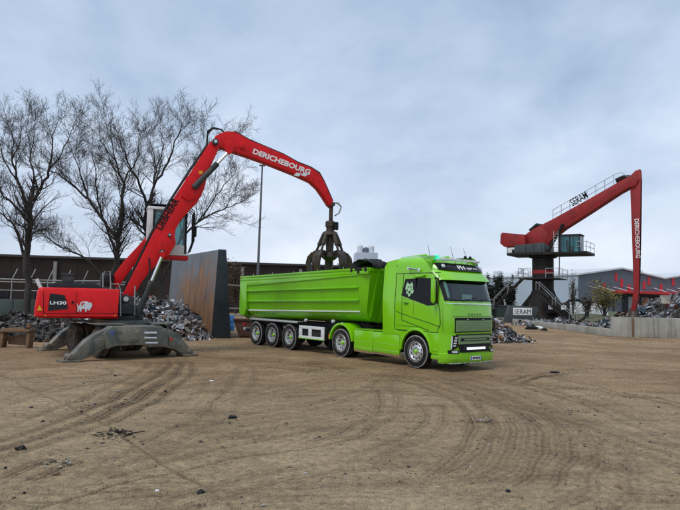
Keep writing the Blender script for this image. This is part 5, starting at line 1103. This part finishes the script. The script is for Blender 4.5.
tree('bare_tree', 'broad bare tree whose crown spreads behind the bent red boom', [
    [(166, 338), (160, 290), (150, 245), (145, 222), (.36, .25)], [(145, 224), (146, 200), (138, 172), (128, 152), (120, 125), (.2, .04)], [(146, 210), (154, 180), (156, 158), (150, 125), (.2, .03)], [(154, 180), (168, 152), (178, 120), (182, 105), (.13, .03)],
    [(160, 285), (180, 240), (198, 222), (222, 209), (240, 200), (.17, .03)], [(180, 240), (190, 200), (196, 165), (205, 135), (.14, .03)], [(198, 222), (214, 196), (226, 176), (236, 164), (.1, .02)], [(156, 158), (164, 130), (160, 108), (.08, .02)], [(196, 165), (212, 145), (228, 128), (.08, .02)], [(225, 208), (234, 190), (246, 184), (.06, .02)]], 39, 23, dens=1.0)

# ------------------------------------------------------------------ left background: long dark building, walls, fence, pole
ba, bb = P(-60, 300, 70), P(392, 300, 80); ba.z = bb.z = 0; ba = ba+(ba-bb)*.5; bd = (bb-ba).normalized(); BL = (bb-ba).length
bld = thing('dark_building', 'long low dark clad building standing behind the bare trees', 'building', ba, math.atan2(bd.y, bd.x))
BH = P(20, 255, 71.5).z; r = random.Random(3); npn = 33
for q in range(npn):
    a, b = BL*q/npn, BL*(q+1)/npn-.03; mb = MB(); mb.box(((a+b)/2, .1+r.uniform(-.01, .01), BH/2-.15), (b-a, .2, BH-.3)); mb.build('wall_panel', 'clad_dark', bld)
mb = MB(); mb.box((BL/2, 7, BH/2-.2), (BL-.2, 13.5, BH-.4)); mb.build('building_core', 'clad_dark', bld)
mb = MB(); mb.box((BL/2, 7, BH-.12), (BL+.4, 14.6, .3)); mb.build('roof', 'clad_roof', bld, .03)
for q in (4, 10, 16, 22.3, 25, 28):
    mb = MB(); mb.box((BL*q/npn, -.15, BH*.47), (.4, .3, BH*.86)); mb.build('pillar', 'pillar_grey', bld, .02)
for q in (3, 8, 13, 15, 19, 27, 30):
    mb = MB(); mb.box((BL*(q+.5)/npn, -.02, 1.5), (2.2, .1, 1.6)); f_ = mb.build('window', 'bay_dark', bld); mb = MB(); mb.box((BL*(q+.5)/npn, -.08, 1.5), (2.0, .03, 1.4)); mb.build('pane', 'black_gloss', f_)
ga, gb = P(-40, 326, 35.5), P(112, 326, 38); ga.z = gb.z = 0; ga = ga+(ga-gb)*.8
cwall('green_wall', 'low weathered green sheet wall behind the dark scrap heap', ga, gb, 1.66, 1.66, .12, 16, ['green_wall'])
# fence with slanted arms and pipe rails
fa, fb = P(-30, 300, 40), P(128, 300, 42.5); fa.z = fb.z = 0; fa = fa+(fa-fb)*.8; fd_ = (fb-fa).normalized(); FLn = (fb-fa).length
fen = thing('pipe_fence', 'grey pipe fence with slanted arms behind the green wall', 'fence', fa, math.atan2(fd_.y, fd_.x))
for z in (2.2, 2.78, 2.95):
    mb = MB(); mb.tube([(0, 0, z), (FLn, 0, z)], .045 if z > 2.5 else .03, 6); mb.build('rail', 'rail_grey', fen)
for q in range(16):
    x = FLn*(q+.3)/16; mb = MB(); mb.tube([(x, 0, 0), (x, 0, 2.95), (x+.25, .25, 3.7)], .04, 6); mb.build('post', 'rail_grey', fen)
# light pole
lp0 = P(256.5, 300, 50.); lp1 = P(262.3, 166, 50.); lp0.z = 0; lp1.y = lp0.y
pole = thing('light_pole', 'tall thin grey lamp post rising behind the tipper trailer', 'pole', lp0)
mb = MB(); mb.tube([(0, 0, 0), (lp1.x-lp0.x, 0, lp1.z)], [.13, .07], 12); mb.build('shaft', 'pole_steel', pole)
mb = MB(); mb.box((lp1.x-lp0.x, 0, lp1.z+.05), (.5, .3, .1)); mb.build('lamp_head', 'pole_steel', pole, .02)
mb = MB(); mb.box((0, 0, .03), (.5, .5, .06)); mb.build('base_plate', 'pole_steel', pole)
# rusty skip, barrel and yard railing between wall and trailer
sk0 = G(232, 338.5)+Vector((1.55, .5, 0)); skp = thing('rusty_skip', 'dark rusty steel skip standing behind the trailer tail', 'skip', sk0, rad(4))
mb = MB()
mb.prism([(-1.3, .12), (1.2, .12), (1.5, .95), (-1.6, .95)], .0, .06); mb.build('side_plate', 'rust_box', skp, .01)
mb = MB(); mb.prism([(-1.3, .12), (1.2, .12), (1.5, .95), (-1.6, .95)], 1.4, 1.46); mb.build('side_plate', 'rust_box', skp, .01)
mb = MB(); mb.extrude([(-1.3, .061, .12), (-1.6, .061, .95), (-1.54, .061, .95), (-1.24, .061, .12)], (0, 1.335, 0)); mb.build('end_plate', 'rust_box', skp); mb = MB(); mb.extrude([(1.2, .061, .12), (1.5, .061, .95), (1.44, .061, .95), (1.14, .061, .12)], (0, 1.335, 0)); mb.build('end_plate', 'rust_box', skp)
mb = MB(); mb.box((-.05, .73, .06), (2.4, 1.3, .12)); mb.build('floor_plate', 'rust_box', skp)
mb = MB(); mb.box((-.05, -.03, .95), (3.1, .08, .08)); mb.build('rim', 'rust_box', skp)
bpz = G(229.5, 331); brl = thing('blue_barrel', 'blue plastic barrel beside the tall rusty wall', 'barrel', bpz)
mb = MB(); mb.lathe([(.26, 0), (.29, .05), (.29, .3), (.30, .32), (.30, .36), (.29, .38), (.29, .6), (.30, .62), (.30, .66), (.29, .68), (.29, .9), (.25, .96), (0, .96)], (0, 0, 0), (0, 0, 1), 20, False); mb.build('drum', 'barrel_blue', brl)
mb = MB(); mb.lathe([(.05, .95), (.05, .985), (0, .99)], (.1, 0, 0), (0, 0, 1), 10, False); mb.build('cap', 'white_paint', brl)
y0_ = P(226, 326, 41.); y1_ = P(300, 326, 43.); y0_.z = y1_.z = 0; yd = (y1_-y0_).normalized(); YL = (y1_-y0_).length
yf = thing('yard_railing', 'white tubular railing seen between the rusty wall and trailer', 'railing', y0_, math.atan2(yd.y, yd.x))
for z in (.4, .85, 1.3, 2.9):
    mb = MB(); mb.tube([(0, 0, z), (YL, 0, z)], .04, 6); mb.build('rail', 'rail_grey', yf)
for q in range(6):
    mb = MB(); mb.tube([(YL*q/5, 0, 0), (YL*q/5, 0, 2.95)], .04, 6); mb.build('post', 'rail_grey', yf)
# rusty stand at the far left
st0 = G(16, 347.5); std = thing('rusty_stand', 'rusty tan steel tool stand on the dirt beside the handler', 'stand', st0, rad(-12))
W_ = .58
for x in (-W_, W_):
    mb = MB(); mb.prism([(x-.06, 0), (x+.05, 0), (x+.10, .60), (x-.09, .60)], -.12, .14); mb.build('leg', 'rust_tan', std, .02)
mb = MB(); mb.prism([(-W_-.08, .57), (W_+.12, .61), (W_+.10, .74), (.2, .70), (.1, .78), (-.25, .74), (-W_-.02, .69)], -.18, .2); mb.build('top_beam', 'rust_tan', std, .03)
mb = MB(); mb.prism([(-.5, .1), (.5, .06), (.52, .42), (.1, .5), (-.5, .38)], .15, .2); mb.build('back_plate', 'rust_tan', std, .01)
mb = MB(); mb.lathe([(.09, 0), (.10, .05), (.06, .18)], (W_-.05, 0, .77), (0, 0, 1), 10); mb.build('lug', 'rust_tan', std)
mb = MB(); mb.lathe([(.16, -.2), (.18, -.15), (.18, .15), (.16, .2)], (-W_-.45, .1, .17), (1, .2, 0), 12); ll = mb.build('roll', 'rust_tan', std)

# ------------------------------------------------------------------ right background
wc = P(579, 300, 150.); wc.z = 0; wl = P(487, 300, 184.); wl.z = 0; sdv = (wl-wc).normalized(); gdv = Vector((-sdv.y, sdv.x, 0)); gdv = gdv if gdv.x > 0 else -gdv
WR = math.atan2(gdv.y, gdv.x); wh = thing('warehouse', 'large grey warehouse with red accent panels and pale side wall', 'warehouse', wc, WR)
iwh = TM[wh].inverted()
def WX(px, py): return iwh @ PP(px, py, wc, sdv)
eh = WX(579.5, 275).z; ap = WX(621, 269); vl = WX(663, 275.5); SLn = (wl-wc).length+25
gab = [(0, 0), (vl.x*2.0, 0), (vl.x*2.0, eh), (vl.x+ap.x, ap.z), (vl.x, eh), (ap.x, ap.z), (0, eh)]
mb = MB(); mb.prism(gab, 0, .3); mb.build('gable_wall', 'ware_dark', wh, smooth=0)
sy = 1 if (iwh.to_3x3() @ sdv).y > 0 else -1
mb = MB(); mb.box((.15, sy*(.32+SLn/2), eh/2), (.3, SLn, eh)); mb.build('side_wall', 'ware_light', wh, smooth=0)
for k_ in range(2):
    x0 = vl.x*k_; 
    for (xa, za), (xb, zb) in (((x0-.3*(k_ == 0), eh-.05), (x0+ap.x, ap.z)), ((x0+ap.x, ap.z), (x0+vl.x, eh))):
        mb = MB(); mb.extrude([(xa, -sy*.5, za+.02), (xb, -sy*.5, zb+.02), (xb, -sy*.5, zb+.42), (xa, -sy*.5, za+.42)], (0, sy*(SLn+1), 0)); mb.build('roof_slope', 'ware_roof', wh, smooth=0)
rv = random.Random(9)
for q in range(16):
    mb = MB(); y = sy*(2+SLn*rv.random()*.9); x = rv.uniform(1, vl.x*1.8); mb.box((x, y, eh+1.4+rv.random()*1.0), (rv.uniform(1, 3), rv.uniform(1, 2), 1.0)); mb.build('roof_vent', 'ware_roof', wh, .1)
for px, y0_, y1_ in ((604, 283, 290), (616, 273, 281), (621.5, 279, 287), (629, 284.5, 292), (644, 281, 289), (648.8, 277, 285), (661, 284, 291), (673, 278, 286)):
    a_, b_ = WX(px-1.25, y1_), WX(px+1.25, y0_); mb = MB(); mb.box(((a_.x+b_.x)/2, -sy*.06, (a_.z+b_.z)/2), (b_.x-a_.x, .1, b_.z-a_.z)); mb.build('red_panel', 'ware_red', wh)
a_ = WX(612, 293.2); b_ = WX(680, 295)
mb = MB(); mb.box(((a_.x+vl.x*2)/2, -sy*1.6, (a_.z+b_.z)/2+.3), (vl.x*2-a_.x, 3.2, .75)); mb.build('canopy', 'ware_red', wh, .05)
mb = MB(); mb.box(((a_.x+vl.x*2)/2, -sy*.05, a_.z/2), (vl.x*2-a_.x-.5, .09, a_.z-.4)); mb.build('loading_bay', 'bay_dark', wh)
for x in (a_.x+2+5*q for q in range(9)):
    mb = MB(); mb.box((x, -sy*.15, a_.z*.45), (2.6, .08, a_.z*.8)); mb.build('dock_door', 'ware_dark' if int(x) % 2 else 'rail_grey', wh)
for px, py in ((589, 286), (598, 286), (613, 287), (626, 287), (653, 288), (666, 289), (677, 288)):
    p_ = WX(px, py); q_ = WX(px+8, py+6.5); mb = MB(); mb.tube([(p_.x, -sy*.1, p_.z), (q_.x, -sy*2.9, a_.z+.5)], .09, 5); mb.build('canopy_tie', 'white_frame', wh)
# factory block far behind the trailer front
fp = P(366, 300, 160.); fp.z = 0; fac = thing('factory_block', 'distant white factory block with roof tanks, seen above the trailer front', 'building', fp, rad(3))
zt = P(366, 252.5, 160.).z
mb = MB(); mb.box((0, 4, zt/2), (6.0, 8, zt)); mb.build('tower', 'ware_light', fac, .05)
mb = MB(); mb.box((-5.4, 6, zt*.4), (4.7, 7.4, zt*.8)); mb.build('wing', 'ware_light', fac, .05)
for x, h_, m_ in ((-1.6, 2.0, 'ware_roof'), (0, 1.3, 'ware_dark'), (1.5, 1.9, 'ware_roof')):
    mb = MB(); mb.lathe([(.8, 0), (.8, h_), (.4, h_+.4)], (x, 3, zt), (0, 0, 1), 14); mb.build('roof_tank', m_, fac)
for x in (-2.0, -.7, .7, 2.0):
    for z in (zt-2.5, zt-5.2):
        mb = MB(); mb.box((x, -.02, z), (.8, .06, 1.3)); f_ = mb.build('window', 'ware_dark', fac); mb = MB(); mb.box((x, -.06, z), (.66, .02, 1.15)); mb.build('pane', 'black_gloss', f_)
# grass verge and bank beyond the wall
mat('grass', (.075, .085, .035), .95, 0, .35, .25, (.14, .105, .06), .4, .12, .6, 4)
gpt = [P(478, 318, 72), P(720, 318, 68), P(760, 318, 146), P(470, 318, 178)]
mb = MB(); n1_, n2_ = 40, 24
def gv(u, v):
    a = gpt[0].lerp(gpt[1], u); b = gpt[3].lerp(gpt[2], u); p = a.lerp(b, v); return Vector((p.x, p.y, .02+.5*min(1, v*6)*min(1, (1-v)*5)*(.8+.3*math.sin(u*37+v*9))))
mb.grid(gv, n1_, n2_); tag(mb.build('grass_bank', 'grass', smooth=60), kind='structure')
# shrubs and small trees
def shrub(name, label, px, py0, py1, Y, wpx, seed, lm, n, kind='leaf', group=None, sm='twig', ls=.18):
    r = random.Random(seed); b = P(px, py0, Y); b.z = .15; top = P(px, py1, Y).z; h = top-b.z; rx = wpx/2/F*Y; t = thing(name, label, 'shrub' if h < 4 else 'tree', b, 0, group); cr = MB(); st = MB()
    cl = []
    for q in range(10):
        a = r.uniform(0, 2*PI); e_ = Vector((math.cos(a)*rx*r.uniform(.2, .85), math.sin(a)*rx*r.uniform(.2, .85), h*r.uniform(.45, .95)))
        st.tube([(0, 0, 0), e_*.5+Vector((r.gauss(0, .1), 0, h*.08)), e_], [.08*h/4, .05*h/4, .015], 5); cl.append(e_)
        for k in range(5):
            c = e_*r.uniform(.4, 1); e2 = c+Vector((r.gauss(0, .3)*rx, r.gauss(0, .3)*rx, abs(r.gauss(.15, .12))*h)); st.tube([c, e2], [.025, .01], 3); cl.append(e2)
    for q in range(n):
        c = r.choice(cl); p = c+Vector((r.gauss(0, .16)*rx, r.gauss(0, .16)*rx, r.gauss(0, .07)*h))
        if p.z < .05: continue
        s = ls*r.uniform(.6, 1.5); e_ = Matrix.Rotation(r.uniform(0, 6.3), 3, 'Z') @ Matrix.Rotation(r.uniform(-1.2, 1.2), 3, 'X')
        cr.add([p+e_ @ Vector(v) for v in ((-s, 0, 0), (0, -s*.5, 0), (s, 0, .2*s), (0, s*.5, 0))], [(0, 1, 2, 3)])
    st.build('stem', sm, t, fix=False); tag(cr.build('foliage', lm, t, fix=False, smooth=0), kind='stuff')
for i, (px, y1, wp, lb) in enumerate(((491, 280, 12, 'dark evergreen shrub closest to the truck cab, before the pale warehouse wall'), (501, 278, 11, 'tallest dark evergreen shrub in the row before the warehouse'), (510, 283, 10, 'dark thin shrub at the end of the row near the crane stairs'))):
    shrub('dark_shrub', lb, px, 306, y1, 92+3*i, wp, 40+i, 'leaf_dark', 2600, group='dark shrubs before the warehouse')
shrub('autumn_bush', 'yellow and orange twiggy bush before the warehouse loading canopy', 604, 309, 287, 84, 34, 50, 'leaf_yellow', 2800, ls=.12)
shrub('bare_sapling', 'slim pale bare sapling before the pale warehouse wall', 573, 309, 279, 96, 10, 51, 'leaf_brown', 700, ls=.12)
shrub('brown_bush', 'small brown bush at the foot of the crane reel', 588, 309, 297, 80, 10, 52, 'leaf_brown', 900, ls=.12)
shrub('brown_bush', 'low brown bush growing before the dark building, left of the lamp post', 236, 300, 268, 66, 26, 53, 'leaf_brown', 2400, ls=.10)
# containers and van
def container(name, label, px, Y, L, W, H, m, rz, py=312):
    p = P(px, py, Y); p.z = .3; t = thing(name, label, 'container', p, rz); mb = MB(); mb.box((0, 0, H/2), (L, W, H)); mb.build('shell', m, t, .03)
    n = int(L/.5)
    for q in range(n):
        mb = MB(); mb.box((-L/2+L*(q+.5)/n, -W/2-.02, H/2), (.22, .06, H-.3)); mb.build('corrugation', m, t)
    for z in (.08, H-.08):
        mb = MB(); mb.box((0, -W/2-.03, z), (L+.02, .08, .16)); mb.build('frame_rail', m, t)
mat('cont_green', (.03, .055, .045), .6, 0, .2, .6); 
container('green_container', 'dark green steel container behind the scrap heap beside the truck', 494, 73, 4.4, 2.2, 1.5, 'cont_green', rad(8))
container('white_container', 'white container parked behind the cable reel near the autumn bush', 588, 104, 6.0, 2.4, 2.1, 'white_frame', rad(2))
vp = P(505, 306, 100); vp.z = .45; van = thing('white_van', 'small white van parked between the dark shrubs', 'van', vp, rad(170))
mb = MB(); mb.prism([(-2.2, .3), (2.2, .3), (2.25, .9), (1.5, 1.1), (.9, 1.85), (-2.1, 1.9), (-2.25, 1.0)], -.85, .85); mb.build('body', 'white_paint', van, .08)
mb = MB(); mb.prism([(1.35, 1.12), (.85, 1.72), (.2, 1.72), (.2, 1.12)], -.87, .87); mb.build('window', 'black_gloss', van)
for x in (-1.4, 1.4):
    for y in (-.8, .8):
        mb = MB(); mb.lathe([(.2, -.1), (.33, -.1), (.33, .1), (.2, .1)], (x, y, .33), (0, 1, 0), 14); mb.build('wheel', 'rubber', van)

# ------------------------------------------------------------------ debris on the yard
r = random.Random(77)
def chunk(name, label, px, py, s, m, group=None, cat='debris', seed=0, flat=.5):
    rr = random.Random(seed); p = G(px, py); bm = bmesh.new(); bmesh.ops.create_icosphere(bm, subdivisions=2, radius=1)
    for v in bm.verts:
        k = 1+rr.uniform(-.28, .28); v.co = Vector((v.co.x*k*s, v.co.y*k*s*.7, max(-.2, v.co.z*k)*s*flat))
    me = bpy.data.meshes.new(name); bm.to_mesh(me); bm.free(); me.materials.append(MATS[m]); o = link(name, me); o.location = (p.x, p.y, .2*s*flat-.004); o.rotation_euler = (0, 0, rr.uniform(0, 6)); return tag(o, label, cat, group)
chunk('rubber_lump', 'black rubber lump lying alone on the open dirt before the trailer', 232, 418, .085, 'black', seed=1)
chunk('rubber_lump', 'tiny black crumb lying just beside a larger rubber lump', 229.5, 423.5, .035, 'black', seed=2)
chunk('rubber_lump', 'black blocky lump on the dirt beside the dark wheel ruts', 20.5, 449, .065, 'black', seed=3, flat=.7)
chunk('flat_scrap', 'flat black scrap piece on the dirt in front of the truck', 555, 372.5, .17, 'black', seed=4, flat=.25)
chunk('white_scrap', 'flat pale strip lying on the dirt before the handler', 211, 381, .11, 'white_frame', seed=5, flat=.15)
chunk('white_scrap', 'small white flake lying on the streaky near dirt', 157, 490.5, .035, 'white_frame', seed=6, flat=.3)
chunk('tyre_scrap', 'black bundle lying at the foot of the low concrete wall', 531, 329.5, .55, 'black', seed=8, flat=.5)
chunk('white_sack', 'white sack lying among black scraps by the low concrete wall', 538, 328.5, .4, 'cream', seed=9, flat=.5)
chunk('tyre_scrap', 'small black scrap next to the white sack by the concrete wall', 544, 330.5, .3, 'black', seed=10, flat=.5)
for i in range(26):
    px, py = r.uniform(5, 675), 375+125*r.random()**1.3
    chunk('dirt_crumb', 'small dark crumb of scrap scattered on the dirt yard', px, py, r.uniform(.02, .05), r.choice(['black', 'grime_steel', 'rust_tan']), 'dark crumbs scattered over the yard', 'debris', 100+i, .6)
# twiggy dark scrap cluster on the trench line
mb = MB(); p = G(117, 434.5)
for q in range(70):
    o = p+Vector((r.gauss(0, .13), r.gauss(0, .14), r.uniform(.0, .02))); d = Vector((r.gauss(0, .07), r.gauss(0, .09), r.uniform(0, .03))); mb.tube([o, o+d], r.uniform(.003, .009), 4)
tag(mb.build('wire_scrap', 'black', fix=False), 'tangle of dark wire scrap lying across the trench line', 'debris', kind='stuff')
# gravel
mb = MB(); pb = [(0, 0, 1), (0, 0, -.3), (1, 0, .1), (-.9, .1, 0), (.1, .9, .1), (0, -1, 0)]; pf = [(0, 2, 4), (0, 4, 3), (0, 3, 5), (0, 5, 2), (1, 4, 2), (1, 3, 4), (1, 5, 3), (1, 2, 5)]
cols = [(.26, .20, .13), (.33, .26, .18), (.16, .12, .08), (.09, .075, .06), (.40, .36, .30), (.05, .045, .04)]
for q in range(15000):
    y = 4.5+34*r.random()**2.2; x = r.uniform(-.68, .68)*y; s = min(.028, .004+.006*r.random()**2+.00035*y) * r.uniform(.6, 1.5); c = r.choice(cols); k = r.uniform(.7, 1.2); mb.col = tuple(v*k for v in c); a = r.uniform(0, 6.3); ca, sa = math.cos(a), math.sin(a)
    mb.add([(x+(v[0]*ca-v[1]*sa)*s, y+(v[0]*sa+v[1]*ca)*s*.8, v[2]*s*.6) for v in pb], pf)
for cpx, cpy, sx, sy_, nn2 in ((487, 420, 26, 1.6, 130), (552, 375, 26, 3, 120), (585, 411, 12, 2, 50), (600, 397, 30, 3, 60), (117, 436, 16, 5, 120), (100, 402, 60, 2, 90), (212, 382, 10, 1.5, 30), (60, 462, 10, 3, 40), (330, 420, 90, 30, 160), (560, 440, 90, 30, 160), (120, 400, 90, 20, 160), (200, 346, 30, 4, 120), (500, 345, 30, 3, 120), (640, 342, 40, 2, 80)):
    for q in range(nn2):
        py = min(505, cpy+r.gauss(0, sy_)); py = max(py, 337); pt = G(cpx+r.gauss(0, sx), py); s = r.uniform(.008, .022)*(1+pt.y*.03); mb.col = r.choice([(.03, .028, .026), (.05, .04, .035), (.02, .02, .02), (.10, .06, .035), (.3, .29, .27)]); a = r.uniform(0, 6.3); ca, sa = math.cos(a), math.sin(a); el_ = r.uniform(.6, 2.2)
        mb.add([(pt.x+(v[0]*ca*el_-v[1]*sa)*s, pt.y+(v[0]*sa*el_+v[1]*ca)*s*.8, v[2]*s*.5) for v in pb], pf)
vcol_mat('gravel', .9, 0)
tag(link('gravel', mb.mesh('gravel', 'gravel', smooth=0, fix=False)), 'fine loose gravel and crumbs strewn over the dirt yard', 'gravel', kind='stuff')
